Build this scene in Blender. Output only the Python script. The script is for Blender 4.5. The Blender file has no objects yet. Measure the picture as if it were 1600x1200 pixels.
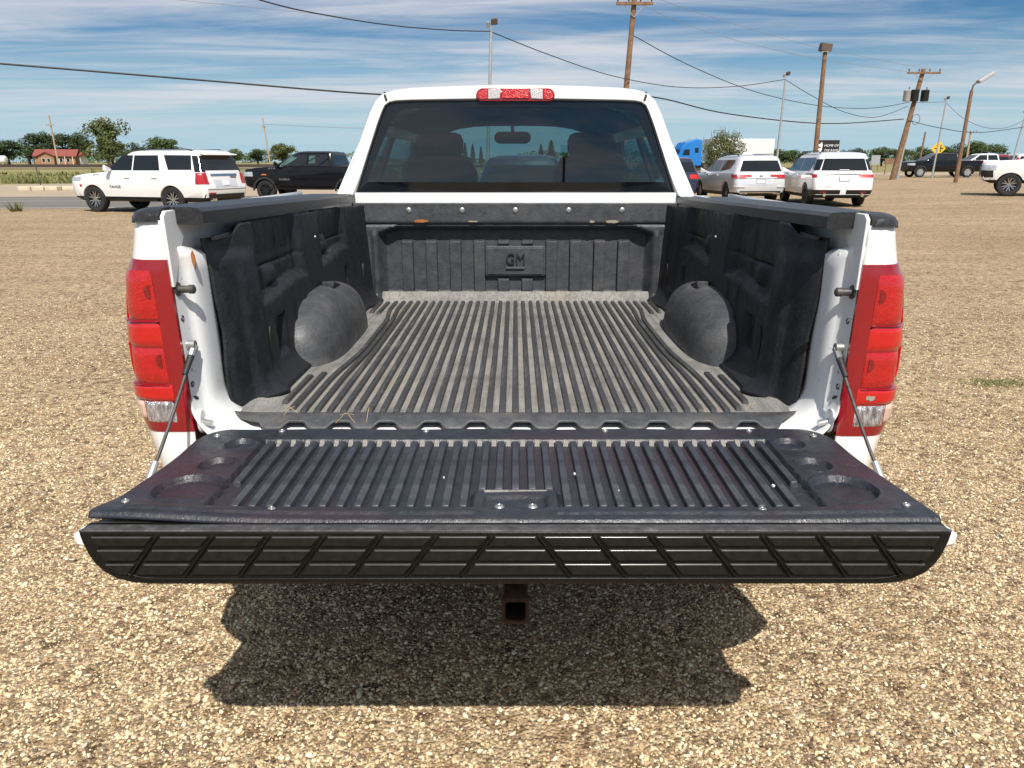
import bpy, bmesh, math, random
import numpy as np
from mathutils import Vector, Matrix
random.seed(7)
rng = np.random.default_rng(7)
R = math.radians
scn = bpy.context.scene
C = scn.collection

# ------------------------------------------------------------------ camera
cam_d = bpy.data.cameras.new('camera'); cam = bpy.data.objects.new('camera', cam_d); C.objects.link(cam)
cam.location = (0, 0, 1.56)
cam.rotation_euler = (R(90 - 16.13), 0, R(-0.03))
cam_d.sensor_width = 36; cam_d.lens = 27.0
cam_d.shift_x = -6 / 1600.0
cam_d.clip_start = .05; cam_d.clip_end = 6000
scn.camera = cam

# ------------------------------------------------------------------ sun and sky
SUN_TO = Vector((.138, -.80, 1.0)).normalized()          # towards the sun
sl = bpy.data.lights.new('sun', 'SUN'); sl.energy = 5.0; sl.angle = R(.53); sl.color = (1.0, .955, .88)
so = bpy.data.objects.new('sun', sl); C.objects.link(so)
so.rotation_euler = SUN_TO.to_track_quat('Z', 'Y').to_euler(); so.location = (2, -12, 15)
world = bpy.data.worlds.new('World'); scn.world = world; world.use_nodes = True
wn = world.node_tree.nodes; wl = world.node_tree.links; wn.clear()
def wnode(t, **k):
    n = wn.new(t)
    for a, b in k.items(): setattr(n, a, b)
    return n
sky = wnode('ShaderNodeTexSky', sky_type='NISHITA', sun_disc=False)
sky.sun_elevation = math.asin(SUN_TO.z); sky.sun_rotation = math.atan2(SUN_TO.x, SUN_TO.y)
sky.altitude = 1200; sky.air_density = 1.0; sky.dust_density = .1; sky.ozone_density = 2.0
tc = wnode('ShaderNodeTexCoord')
sx = wnode('ShaderNodeSeparateXYZ'); wl.new(tc.outputs['Generated'], sx.inputs[0])
def wmath(op, a, b=None, clamp=False):
    m = wnode('ShaderNodeMath', operation=op, use_clamp=clamp)
    for i, v in enumerate((a, b)):
        if v is None: continue
        if isinstance(v, (int, float)): m.inputs[i].default_value = v
        else: wl.new(v, m.inputs[i])
    return m.outputs[0]
zz = wmath('ADD', wmath('MAXIMUM', sx.outputs[2], 0.0), .045)
ux = wmath('DIVIDE', sx.outputs[0], zz); uy = wmath('DIVIDE', sx.outputs[1], zz)
cb = wnode('ShaderNodeCombineXYZ'); wl.new(ux, cb.inputs[0]); wl.new(uy, cb.inputs[1])
def cloud_layer(rot, sc, nscale, detail, rough, lo, hi, dist, off):
    mp = wnode('ShaderNodeMapping'); wl.new(cb.outputs[0], mp.inputs[0])
    mp.inputs['Rotation'].default_value = (0, 0, R(rot)); mp.inputs['Scale'].default_value = sc; mp.inputs['Location'].default_value = off
    n = wnode('ShaderNodeTexNoise'); wl.new(mp.outputs[0], n.inputs['Vector'])
    n.inputs['Scale'].default_value = nscale; n.inputs['Detail'].default_value = detail
    n.inputs['Roughness'].default_value = rough; n.inputs['Distortion'].default_value = dist
    mr = wnode('ShaderNodeMapRange', interpolation_type='SMOOTHSTEP'); wl.new(n.outputs[0], mr.inputs[0])
    mr.inputs[1].default_value = lo; mr.inputs[2].default_value = hi
    return mr.outputs[0]
c1 = cloud_layer(-7, (.42, 1.0, 1), .55, 8, .58, .395, .60, .6, (5.6, .4, 0))
c2 = cloud_layer(4, (.34, 1.3, 1), 1.7, 9, .64, .38, .70, .8, (7.3, 2.2, 0))
cl = wmath('ADD', wmath('MULTIPLY', c1, .72), wmath('MULTIPLY', c2, .36), True)
hf = wnode('ShaderNodeMapRange', interpolation_type='SMOOTHSTEP'); wl.new(sx.outputs[2], hf.inputs[0])
hf.inputs[1].default_value = .015; hf.inputs[2].default_value = .085; hf.inputs[3].default_value = .15
cl = wmath('MULTIPLY', cl, hf.outputs[0])
cl = wmath('MULTIPLY', cl, .88)
hsv = wnode('ShaderNodeHueSaturation'); wl.new(sky.outputs[0], hsv.inputs['Color'])
hsv.inputs['Saturation'].default_value = 1.42; hsv.inputs['Value'].default_value = 1.25
hz = wnode('ShaderNodeMapRange', interpolation_type='SMOOTHSTEP'); wl.new(sx.outputs[2], hz.inputs[0])       # pale air low over the plain, all round
hz.inputs[1].default_value = .0; hz.inputs[2].default_value = .165; hz.inputs[3].default_value = .92; hz.inputs[4].default_value = 0
mixh = wnode('ShaderNodeMix', data_type='RGBA'); wl.new(hz.outputs[0], mixh.inputs[0]); wl.new(hsv.outputs[0], mixh.inputs[6]); mixh.inputs[7].default_value = (7.2, 10.9, 13.4, 1)
mixc = wnode('ShaderNodeMix', data_type='RGBA'); wl.new(cl, mixc.inputs[0]); wl.new(mixh.outputs[2], mixc.inputs[6])
mixc.inputs[7].default_value = (12.8, 13.1, 14.0, 1)
bg = wnode('ShaderNodeBackground'); bg.inputs[1].default_value = .050; wl.new(mixc.outputs[2], bg.inputs[0])
wo = wnode('ShaderNodeOutputWorld'); wl.new(bg.outputs[0], wo.inputs[0])

scn.view_settings.view_transform = 'Standard'; scn.view_settings.look = 'None'
scn.view_settings.exposure = 0.15; scn.view_settings.gamma = 1.0; scn.view_settings.use_curve_mapping = False
scn.render.engine = 'CYCLES'
scn.cycles.max_bounces = 6; scn.cycles.diffuse_bounces = 3; scn.cycles.glossy_bounces = 3; scn.cycles.transparent_max_bounces = 12; scn.cycles.caustics_reflective = False; scn.cycles.caustics_refractive = False

# ------------------------------------------------------------------ materials
MATS = {}
class NT:
    """small helper round a material's node tree"""
    def __init__(s, name):
        s.m = bpy.data.materials.new(name); s.m.use_nodes = True; s.n = s.m.node_tree.nodes; s.l = s.m.node_tree.links
        s.b = s.n['Principled BSDF']; s.out = s.n['Material Output']; MATS[name] = s.m
        s.co = s.n.new('ShaderNodeTexCoord').outputs['Object']
    def set(s, sock, v):
        i = s.b.inputs[sock]
        if hasattr(v, 'is_output'): s.l.new(v, i)
        else: i.default_value = (*v, 1) if isinstance(v, tuple) and len(v) == 3 else v
    def noise(s, scale, detail=4, rough=.55, vec=None, stretch=None, dist=0):
        v = vec or s.co
        if stretch:
            mp = s.n.new('ShaderNodeMapping'); mp.inputs['Scale'].default_value = stretch; s.l.new(v, mp.inputs[0]); v = mp.outputs[0]
        t = s.n.new('ShaderNodeTexNoise'); s.l.new(v, t.inputs['Vector'])
        t.inputs['Scale'].default_value = scale; t.inputs['Detail'].default_value = detail; t.inputs['Roughness'].default_value = rough
        t.inputs['Distortion'].default_value = dist
        return t.outputs[0]
    def voro(s, scale, out='Color', vec=None, feature='F1'):
        t = s.n.new('ShaderNodeTexVoronoi'); t.feature = feature; s.l.new(vec or s.co, t.inputs['Vector']); t.inputs['Scale'].default_value = scale
        return t.outputs[out]
    def ramp(s, fac, stops, interp='LINEAR'):
        r = s.n.new('ShaderNodeValToRGB'); r.color_ramp.interpolation = interp
        e = r.color_ramp.elements
        while len(e) < len(stops): e.new(.5)
        for k, (p, c) in enumerate(stops):
            e[k].position = p; e[k].color = (*c, 1) if len(c) == 3 else c
        s.l.new(fac, r.inputs[0]); return r.outputs[0]
    def mask(s, fac, lo, hi):
        r = s.n.new('ShaderNodeMapRange'); r.interpolation_type = 'SMOOTHSTEP'; r.inputs[1].default_value = lo; r.inputs[2].default_value = hi
        s.l.new(fac, r.inputs[0]); return r.outputs[0]
    def mix(s, fac, a, b, blend='MIX'):
        m = s.n.new('ShaderNodeMix'); m.data_type = 'RGBA'; m.blend_type = blend
        for i, v in ((0, fac), (6, a), (7, b)):
            if hasattr(v, 'is_output'): s.l.new(v, m.inputs[i])
            elif i == 0: m.inputs[0].default_value = v
            else: m.inputs[i].default_value = (*v, 1)
        return m.outputs[2]
    def math(s, op, a, b=None, clamp=False):
        m = s.n.new('ShaderNodeMath'); m.operation = op; m.use_clamp = clamp
        for i, v in enumerate((a, b)):
            if v is None: continue
            if hasattr(v, 'is_output'): s.l.new(v, m.inputs[i])
            else: m.inputs[i].default_value = v
        return m.outputs[0]
    def bump(s, h, strength=.3, dist=.01):
        b = s.n.new('ShaderNodeBump'); b.inputs['Strength'].default_value = strength; b.inputs['Distance'].default_value = dist
        s.l.new(h, b.inputs['Height']); s.l.new(b.outputs[0], s.b.inputs['Normal']); return b.outputs[0]
    def rand(s):
        return s.n.new('ShaderNodeObjectInfo').outputs['Random']
    def sep(s, vec=None):
        x = s.n.new('ShaderNodeSeparateXYZ'); s.l.new(vec or s.co, x.inputs[0]); return x.outputs

def pm(name, col, rough=.5, metal=0., var=.18, scale=12, bump=0., bscale=60, coat=0., dirt=None, dirtlo=.55, dirthi=.75, spec=None):
    t = NT(name)
    n = t.noise(scale, 5)
    lo = tuple(c * (1 - var) for c in col); hi = tuple(min(1, c * (1 + var)) for c in col)
    c = t.ramp(n, [(.3, lo), (.7, hi)])
    if dirt: c = t.mix(t.mask(t.noise(scale * 2.3, 8, .7), dirtlo, dirthi), c, dirt)
    t.set('Base Color', c); t.set('Roughness', rough); t.set('Metallic', metal)
    if spec is not None: t.set('Specular IOR Level', spec)
    if coat: t.set('Coat Weight', coat); t.set('Coat Roughness', .04)
    if bump: t.bump(t.noise(bscale, 3), bump, .01)
    return t.m

pm('white_paint', (.80, .81, .80), .30, coat=.6, var=.02, scale=3)
def jamb_paint():
    t = NT('jamb_paint')
    c = t.ramp(t.noise(4, 3), [(.3, (.74, .75, .75)), (.7, (.80, .80, .79))])
    specks = t.mask(t.noise(150, 2, .5), .73, .77)
    c = t.mix(specks, c, (.10, .09, .08))
    grime = t.mask(t.noise(11, 8, .7), .54, .80); c = t.mix(t.math('MULTIPLY', grime, .42), c, (.42, .38, .30))
    t.set('Base Color', c); t.set('Roughness', .4); t.set('Coat Weight', .3)
jamb_paint()
pm('pearl_paint', (.80, .80, .80), .25, coat=.8, var=.02, scale=1)
pm('silver_paint', (.64, .66, .69), .30, metal=.2, coat=.8, var=.02, scale=1)
pm('black_paint', (.004, .004, .006), .16, coat=.35, var=.1, scale=1, spec=.3)
pm('navy_paint', (.012, .02, .045), .15, coat=1, var=.1, scale=1)
pm('maroon_paint', (.20, .018, .02), .2, coat=1, var=.1, scale=1)
pm('blue_paint', (.01, .17, .52), .22, coat=.8, var=.08, scale=1)
pm('trailer_white', (.72, .72, .70), .45, var=.05, scale=.8)
pm('black_plastic', (.022, .022, .024), .55, var=.3, scale=9, bump=.15, bscale=250)
pm('dark_trim', (.010, .010, .010), .5, var=.2)
pm('rubber', (.018, .018, .018), .75, var=.35, scale=8, bump=.2, bscale=60)
pm('alloy', (.45, .45, .46), .25, metal=.9, var=.08)
pm('dark_alloy', (.03, .03, .032), .35, metal=.4, var=.1)
pm('chrome', (.80, .80, .80), .10, metal=1, var=.03)
pm('bolt_steel', (.50, .50, .48), .35, metal=.85, var=.2, scale=80)
pm('dark_steel', (.10, .095, .09), .5, metal=.6, var=.3, scale=60)
pm('rust_steel', (.034, .018, .012), .75, metal=.25, var=.5, scale=60, bump=.3, bscale=180)
pm('rust', (.36, .13, .03), .8, var=.4, scale=50)
pm('frame_black', (.012, .012, .012), .6, var=.3)
pm('car_glass', (.006, .009, .013), .04, var=.1, coat=.3)
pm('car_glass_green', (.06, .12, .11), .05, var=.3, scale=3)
pm('frit', (.008, .011, .015), .08, var=.1)
pm('plate_white', (.72, .72, .74), .5, var=.06, scale=30)
pm('amber_lens', (.75, .20, .02), .25, coat=.6, var=.2, scale=30)
pm('headlamp', (.55, .58, .62), .12, metal=.4, coat=.5, var=.2, scale=20)
pm('seat_grey', (.085, .09, .095), .8, var=.2, scale=20, bump=.2, bscale=200)
pm('interior_dark', (.02, .021, .023), .8, var=.2)
pm('headliner', (.035, .036, .038), .9, var=.1)
pm('fabric_tan', (.3, .27, .22), .9, var=.1)

def liner_mat(name, base, dust, lo, hi, scr=.35, rough=.5, purple=None):
    t = NT(name)
    big = t.noise(3.2, 7, .66); fine = t.noise(260, 2, .6)
    c = t.ramp(t.noise(24, 6, .6), [(.3, tuple(x * .7 for x in base)), (.72, tuple(x * 1.45 for x in base))])
    if purple: c = t.mix(t.mask(t.noise(2.6, 4), .48, .66), c, purple)
    c = t.mix(t.math('MULTIPLY', t.mask(big, lo, hi), .55), c, dust)
    s1 = t.mask(t.noise(22, 5, .6, stretch=(1, 14, 9), dist=1.3), .66, .76)
    s2 = t.mask(t.noise(18, 5, .6, stretch=(13, 1.2, 1), dist=1.6), .68, .78)
    c = t.mix(t.math('MULTIPLY', t.math('MAXIMUM', s1, s2), scr), c, tuple(min(.5, x * 1.25) for x in dust))
    c = t.mix(t.math('MULTIPLY', t.mask(fine, .54, .74), .35), c, tuple(x * .85 for x in dust))
    t.set('Base Color', c)
    t.set('Roughness', t.ramp(t.noise(30, 4), [(.3, (rough - .1,) * 3), (.7, (rough + .15,) * 3)]))
    t.bump(t.math('ADD', t.math('MULTIPLY', fine, .5), t.noise(90, 3)), .32, .004)
    return t.m
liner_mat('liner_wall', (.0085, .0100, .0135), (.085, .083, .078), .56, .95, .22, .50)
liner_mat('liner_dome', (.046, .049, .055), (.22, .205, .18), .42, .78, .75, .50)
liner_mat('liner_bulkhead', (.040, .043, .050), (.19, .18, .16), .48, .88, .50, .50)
liner_mat('gate_liner', (.019, .0225, .031), (.10, .10, .105), .52, .95, .22, .40, purple=(.032, .022, .030))
liner_mat('gate_rib', (.030, .034, .044), (.17, .17, .18), .44, .82, .75, .42)
def dusty_floor():
    t = NT('dusty_floor')
    c = t.ramp(t.noise(7, 8, .7), [(.25, (.10, .099, .096)), (.5, (.235, .228, .214)), (.78, (.33, .312, .275))])
    st = t.noise(60, 4, .6, stretch=(1.0, .05, 1)); c = t.mix(t.math('MULTIPLY', t.mask(st, .46, .62), .55), c, (.11, .108, .104))
    tan = t.mask(t.noise(2.4, 5, .6), .55, .75); c = t.mix(t.math('MULTIPLY', tan, .35), c, (.36, .29, .19))
    c = t.mix(t.mask(t.noise(300, 2), .55, .70), c, (.06, .06, .058))
    t.set('Base Color', c); t.set('Roughness', .75); t.bump(t.noise(200, 3), .3, .003)
dusty_floor()
def rib_mat():
    t = NT('floor_rib_plastic')
    c = t.ramp(t.noise(50, 5, .65), [(.3, (.024, .025, .027)), (.72, (.062, .062, .062))])
    st = t.noise(40, 6, .7, stretch=(1, .10, 1)); c = t.mix(t.math('MULTIPLY', t.mask(st, .52, .72), .6), c, (.17, .16, .145))
    t.set('Base Color', c); t.set('Roughness', .5); t.bump(t.noise(250, 2), .3, .003)
rib_mat()
def trim_mat():
    t = NT('gate_trim_plastic')
    c = t.ramp(t.noise(40, 5), [(.3, (.005, .0047, .004)), (.7, (.010, .0094, .008))])
    sc = t.mask(t.noise(30, 6, .7, stretch=(1.5, 1, 6)), .70, .78); c = t.mix(t.math('MULTIPLY', sc, .4), c, (.12, .12, .115))
    t.set('Base Color', c); t.set('Roughness', .42); t.set('Specular IOR Level', .22); t.bump(t.noise(320, 2), .25, .002)
    t = NT('gate_trim_worn')
    c = t.ramp(t.noise(35, 7, .7), [(.3, (.03, .031, .032)), (.55, (.075, .077, .078)), (.8, (.19, .19, .185))])
    t.set('Base Color', c); t.set('Roughness', .42); t.bump(t.noise(150, 3), .3, .003)
trim_mat()
def cap_mat():
    t = NT('rail_cap_plastic')
    c = t.ramp(t.noise(120, 3), [(.3, (.010, .011, .013)), (.7, (.028, .029, .032))])
    c = t.mix(t.math('MULTIPLY', t.mask(t.noise(6, 7, .7), .56, .8), .5), c, (.13, .13, .13))
    t.set('Base Color', c); t.set('Roughness', .36); t.bump(t.noise(420, 2), .45, .003)
cap_mat()
def lens(name, col, rough, bscale, strength, coat=1., emis=0):
    t = NT(name)
    v = t.voro(bscale, 'Distance')
    c = t.ramp(t.noise(60, 3), [(.3, tuple(x * (.88 if strength else .95) for x in col)), (.7, tuple(min(1, x * (1.08 if strength else 1.04)) for x in col))])
    t.set('Base Color', c); t.set('Roughness', rough); t.set('Coat Weight', coat); t.set('Coat Roughness', .05)
    if strength: t.bump(v, strength, .004)
lens('red_lens_dark', (.25, .002, .008), .16, 80, 0)
lens('red_lens', (.44, .004, .005), .20, 150, .30)
lens('red_lens_flat', (.52, .005, .005), .18, 200, .05)
lens('bulb_dark', (.20, .003, .005), .2, 90, .4)
lens('car_red_lens', (.40, .008, .012), .25, 30, .4)
def clear_lens():
    t = NT('clear_lens')
    c = t.ramp(t.noise(40, 4, .6, stretch=(3, 3, 1)), [(.35, (.22, .20, .22)), (.6, (.66, .64, .66)), (.75, (.9, .9, .9))])
    t.set('Base Color', c); t.set('Metallic', .55); t.set('Roughness', .15); t.set('Coat Weight', 1.)
    t.bump(t.noise(60, 2, .5, stretch=(4, 4, .8)), .9, .01)
    t = NT('pale_reflection'); t.set('Base Color', t.ramp(t.noise(8), [(.3, (.62, .42, .34)), (.7, (.70, .50, .40))])); t.set('Roughness', .15); t.set('Coat Weight', 1.)
clear_lens()
lens('cargo_clear', (.44, .41, .41), .18, 220, .25)
def tinted(name, tint, ior=1.45):
    t = NT(name); n, l = t.n, t.l
    tr = n.new('ShaderNodeBsdfTransparent')
    l.new(t.ramp(t.noise(2, 3), [(.3, tuple(x * .95 for x in tint)), (.7, tint)]), tr.inputs[0])
    gl = n.new('ShaderNodeBsdfGlossy'); gl.inputs['Roughness'].default_value = .01; gl.inputs[0].default_value = (1, 1, 1, 1)
    lw = n.new('ShaderNodeLayerWeight'); lw.inputs[0].default_value = .5; f5 = t.math('POWER', lw.outputs['Facing'], 5.0); r0 = ((ior - 1) / (ior + 1)) ** 2 * 1.8
    fr = t.n.new('ShaderNodeMath'); fr.operation = 'MULTIPLY_ADD'; l.new(f5, fr.inputs[0]); fr.inputs[1].default_value = .9; fr.inputs[2].default_value = r0
    mx = n.new('ShaderNodeMixShader'); l.new(fr.outputs[0], mx.inputs[0]); l.new(tr.outputs[0], mx.inputs[1]); l.new(gl.outputs[0], mx.inputs[2])
    l.new(mx.outputs[0], t.out.inputs[0])
tinted('rear_glass', (.21, .34, .38), 1.5)
tinted('cab_glass', (.62, .82, .78), 1.45)

GRAVEL = [(.00, (.036, .022, .013)), (.12, (.075, .044, .024)), (.22, (.18, .10, .048)), (.34, (.34, .22, .115)), (.50, (.58, .43, .26)), (.72, (.72, .585, .365)), (.90, (.83, .745, .545)), (1.0, (.84, .79, .64))]
GRAVEL = [(p, (min(.88, c[0] * 1.02), min(.85, c[1] * 1.03), c[2] * .98)) for p, c in GRAVEL]
def gravel_mats():
    t = NT('gravel_ground')
    cell = t.voro(85, 'Color'); x = t.sep(cell)
    c = t.ramp(x[0], [(p, tuple(min(.85, v * .95) for v in col)) for p, col in GRAVEL])
    dist = t.voro(85, 'Distance')
    finer = t.sep(t.voro(150, 'Color'))
    c = t.mix(.30, c, t.ramp(finer[1], GRAVEL))
    sand = t.mask(t.noise(.8, 6, .62), .44, .66)
    c = t.mix(t.math('ADD', t.math('MULTIPLY', sand, .42), .42), c, t.ramp(t.noise(40, 6, .7), [(.3, (.47, .345, .215)), (.7, (.66, .505, .325))]))
    big = t.noise(.22, 5, .6); c = t.mix(1.0, c, t.ramp(big, [(.3, (.80, .78, .75)), (.7, (1, 1, 1))]), 'MULTIPLY')
    mid = t.noise(9, 6, .72); c = t.mix(1.0, c, t.ramp(mid, [(.32, (.64, .57, .50)), (.5, (.92, .90, .87)), (.68, (1.0, 1.0, 1.0))]), 'MULTIPLY')
    spk = t.sep(t.voro(30, 'Color')); c = t.mix(1.0, c, t.ramp(spk[0], [(.0, (.34, .28, .23)), (.22, (.70, .65, .60)), (.45, (1, 1, 1)), (1, (1.0, 1.0, 1.0))]), 'MULTIPLY')
    spk3 = t.sep(t.voro(11, 'Color')); c = t.mix(1.0, c, t.ramp(spk3[1], [(.0, (.70, .66, .62)), (.35, (.95, .94, .93)), (.7, (1, 1, 1))]), 'MULTIPLY')
    spk2 = t.mask(t.noise(22, 3, .8), .52, .62); c = t.mix(t.math('MULTIPLY', spk2, .5), c, (.80, .67, .49))
    trk = t.noise(.6, 5, .6, stretch=(.25, 1.6, 1)); c = t.mix(1.0, c, t.ramp(trk, [(.36, (.86, .80, .74)), (.56, (1, .98, .96))]), 'MULTIPLY')
    t.set('Base Color', c); t.set('Roughness', .92)
    t.bump(t.math('MULTIPLY', dist, -1.0), .75, .018)
    t = NT('pebble')
    r = t.rand()
    c = t.ramp(r, GRAVEL)
    c = t.mix(.25, c, t.ramp(t.noise(3, 4), [(.3, (.25, .16, .09)), (.7, (.74, .60, .40))]))
    t.set('Base Color', c); t.set('Roughness', .8)
gravel_mats()
def ground_mats():
    t = NT('dry_grass_ground')
    c = t.ramp(t.noise(.12, 7, .65), [(.3, (.15, .145, .045)), (.5, (.25, .21, .085)), (.72, (.33, .27, .12))])
    c = t.mix(.4, c, t.ramp(t.noise(2.5, 6, .7), [(.3, (.10, .12, .035)), (.7, (.36, .29, .13))]))
    t.set('Base Color', c); t.set('Roughness', .95); t.bump(t.noise(3, 6), .6, .2)
    t = NT('asphalt')
    c = t.ramp(t.noise(.35, 8, .7, stretch=(.3, 2, 1)), [(.3, (.13, .118, .10)), (.7, (.19, .172, .145))]); t.set('Base Color', c); t.set('Roughness', .85)
    t = NT('pale_pavement')
    c = t.ramp(t.noise(.5, 8, .7), [(.3, (.33, .25, .17)), (.7, (.42, .33, .235))]); t.set('Base Color', c); t.set('Roughness', .9)
    pm('concrete', (.55, .48, .36), .85, var=.15, scale=3, bump=.2, bscale=40)
    pm('road_paint', (.62, .60, .54), .7, var=.15, scale=5)
    pm('ballast', (.20, .16, .125), .95, var=.4, scale=6, bump=.5, bscale=10)
    pm('rail_steel', (.05, .035, .025), .6, var=.3)
    pm('wood_pole', (.20, .115, .062), .85, var=.35, scale=5, bump=.4, bscale=20)
    pm('wood_pale', (.40, .29, .17), .85, var=.25, scale=5)
    pm('galvanised', (.42, .43, .43), .5, metal=.5, var=.12, scale=8)
    pm('lamp_bronze', (.10, .07, .05), .6, var=.2)
    pm('wire_black', (.02, .02, .022), .6, var=.1)
    pm('wire_grey', (.25, .26, .28), .6, var=.1)
    pm('sign_yellow', (.75, .46, .03), .5, var=.06)
    pm('sign_black', (.012, .012, .013), .5, var=.1)
    pm('sign_white', (.75, .75, .75), .5, var=.05)
    pm('sign_grey', (.30, .32, .34), .6, var=.1)
    pm('brick_wall', (.33, .175, .095), .85, var=.25, scale=6)
    pm('red_roof', (.27, .070, .050), .5, var=.15, scale=3)
    pm('house_white', (.70, .68, .64), .7, var=.06)
    pm('bark', (.10, .075, .05), .9, var=.35, scale=4, bump=.5, bscale=12)
    pm('transformer_grey', (.38, .39, .40), .5, var=.1)
    pm('insulator', (.12, .10, .09), .3, var=.1)
    pm('straw', (.50, .37, .18), .8, var=.25, scale=30)
ground_mats()
def leaf(name, c0, c1, c2):
    t = NT(name); n, l = t.n, t.l
    f = t.math('ADD', t.math('MULTIPLY', t.noise(.35, 3), .6), t.math('MULTIPLY', t.noise(4, 3), .4))
    c = t.ramp(f, [(.34, c0), (.5, c1), (.66, c2)])
    t.set('Base Color', c); t.set('Roughness', .6)
    tr = n.new('ShaderNodeBsdfTranslucent'); l.new(c, tr.inputs[0])
    mx = n.new('ShaderNodeMixShader'); mx.inputs[0].default_value = .25
    l.new(t.b.outputs[0], mx.inputs[1]); l.new(tr.outputs[0], mx.inputs[2]); l.new(mx.outputs[0], t.out.inputs[0])
leaf('leaf_dark', (.026, .044, .016), (.048, .078, .024), (.080, .115, .034))
leaf('leaf_olive', (.060, .078, .020), (.105, .125, .032), (.165, .175, .050))
leaf('leaf_green', (.042, .072, .018), (.075, .115, .030), (.115, .160, .042))
leaf('leaf_conifer', (.015, .035, .025), (.028, .055, .035), (.045, .08, .05))
leaf('weed_leaf', (.085, .115, .030), (.17, .18, .055), (.30, .265, .11))

# ------------------------------------------------------------------ mesh building
class MB:
    def __init__(s): s.v = []; s.f = []
    def add(s, vs, fs):
        b = len(s.v); s.v.extend([tuple(map(float, p)) for p in vs]); s.f.extend([tuple(b + i for i in f) for f in fs]); return s
    def box(s, c, d, rot=None):
        x, y, z = d[0] / 2, d[1] / 2, d[2] / 2
        vs = [Vector(p) for p in ((-x, -y, -z), (x, -y, -z), (x, y, -z), (-x, y, -z), (-x, -y, z), (x, -y, z), (x, y, z), (-x, y, z))]
        if rot: vs = [rot @ p for p in vs]
        return s.add([p + Vector(c) for p in vs], [(3, 2, 1, 0), (4, 5, 6, 7), (0, 1, 5, 4), (1, 2, 6, 5), (2, 3, 7, 6), (3, 0, 4, 7)])
    def hexa(s, bot, top):
        return s.add(list(bot) + list(top), [(3, 2, 1, 0), (4, 5, 6, 7), (0, 1, 5, 4), (1, 2, 6, 5), (2, 3, 7, 6), (3, 0, 4, 7)])
    def prism(s, poly, fn, a, b):
        n = len(poly); vs = [fn(p, a) for p in poly] + [fn(p, b) for p in poly]
        return s.add(vs, [tuple(range(n - 1, -1, -1)), tuple(range(n, 2 * n))] + [(i, (i + 1) % n, n + (i + 1) % n, n + i) for i in range(n)])
    def tube(s, pts, r, n=8, caps=True):
        pts = [Vector(p) for p in pts]; m = len(pts); rs = r if hasattr(r, '__len__') else [r] * m
        vs = []; up = None
        for i, p in enumerate(pts):
            d = (pts[min(i + 1, m - 1)] - pts[max(i - 1, 0)]).normalized()
            if up is None: up = d.orthogonal().normalized()
            up = (up - d * up.dot(d)).normalized(); w = d.cross(up)
            for k in range(n):
                a = 2 * math.pi * k / n; vs.append(p + (up * math.cos(a) + w * math.sin(a)) * rs[i])
        fs = [(i * n + k, i * n + (k + 1) % n, (i + 1) * n + (k + 1) % n, (i + 1) * n + k) for i in range(m - 1) for k in range(n)]
        if caps: fs += [tuple(range(n - 1, -1, -1)), tuple((m - 1) * n + k for k in range(n))]
        return s.add(vs, fs)
    def grid(s, fn, nu, nv, flip=False, closed_u=False):
        vs = [fn(i / (nu - 1), j / (nv - 1)) for j in range(nv) for i in range(nu)]
        fs = []
        for j in range(nv - 1):
            for i in range(nu - 1):
                a = j * nu + i; q = (a, a + 1, a + nu + 1, a + nu); fs.append(q[::-1] if flip else q)
        return s.add(vs, fs)
    def loft(s, rings, closed=True, cap=True, flip=False):
        n = len(rings[0]); vs = [p for r in rings for p in r]; fs = []
        for j in range(len(rings) - 1):
            for i in range(n if closed else n - 1):
                q = (j * n + i, j * n + (i + 1) % n, (j + 1) * n + (i + 1) % n, (j + 1) * n + i); fs.append(q[::-1] if flip else q)
        if cap and closed:
            a = tuple(range(n - 1, -1, -1)); b = tuple((len(rings) - 1) * n + i for i in range(n)); fs += [a[::-1], b[::-1]] if flip else [a, b]
        return s.add(vs, fs)
    def lathe(s, prof, n=24, axis='y', c=(0, 0, 0), cap=True):
        rings = []
        for r, h in prof:
            ring = []
            for k in range(n):
                a = 2 * math.pi * k / n; u, w = r * math.cos(a), r * math.sin(a)
                p = (u, h, w) if axis == 'y' else ((h, u, w) if axis == 'x' else (u, w, h)); ring.append((p[0] + c[0], p[1] + c[1], p[2] + c[2]))
            rings.append(ring)
        return s.loft(rings, cap=cap)
    def mesh(s, name, mat, smooth=35, recalc=True):
        me = bpy.data.meshes.new(name); me.from_pydata(s.v, [], s.f); me.update()
        if recalc:
            bm = bmesh.new(); bm.from_mesh(me); bmesh.ops.recalc_face_normals(bm, faces=bm.faces); bm.to_mesh(me); bm.free()
        me.materials.append(MATS[mat])
        if smooth:
            me.shade_smooth(); me.set_sharp_from_angle(angle=R(smooth))
        return me
    def build(s, name, mat, parent=None, smooth=35, bevel=0, recalc=True, seg=2):
        o = bpy.data.objects.new(name, s.mesh(name, mat, smooth, recalc)); C.objects.link(o)
        if parent is not None: attach(o, parent)
        if bevel:
            m = o.modifiers.new('bevel', 'BEVEL'); m.width = bevel; m.segments = seg; m.limit_method = 'ANGLE'; m.angle_limit = R(40)
        return o
OFF = {}
def attach(o, parent):
    o.parent = parent
    if parent.name in OFF: o.location = -OFF[parent.name]
def empty(name, loc, rz=0, parent=None, world_off=False):
    o = bpy.data.objects.new(name, None); C.objects.link(o); o.location = loc; o.rotation_euler = (0, 0, rz); o.empty_display_size = .2
    if parent is not None: o.parent = parent
    if world_off: OFF[o.name] = Vector(loc)
    return o
def tag(o, label=None, cat=None, group=None, kind=None):
    if label: o['label'] = label
    if cat: o['category'] = cat
    if group: o['group'] = group
    if kind: o['kind'] = kind
    return o
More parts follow.
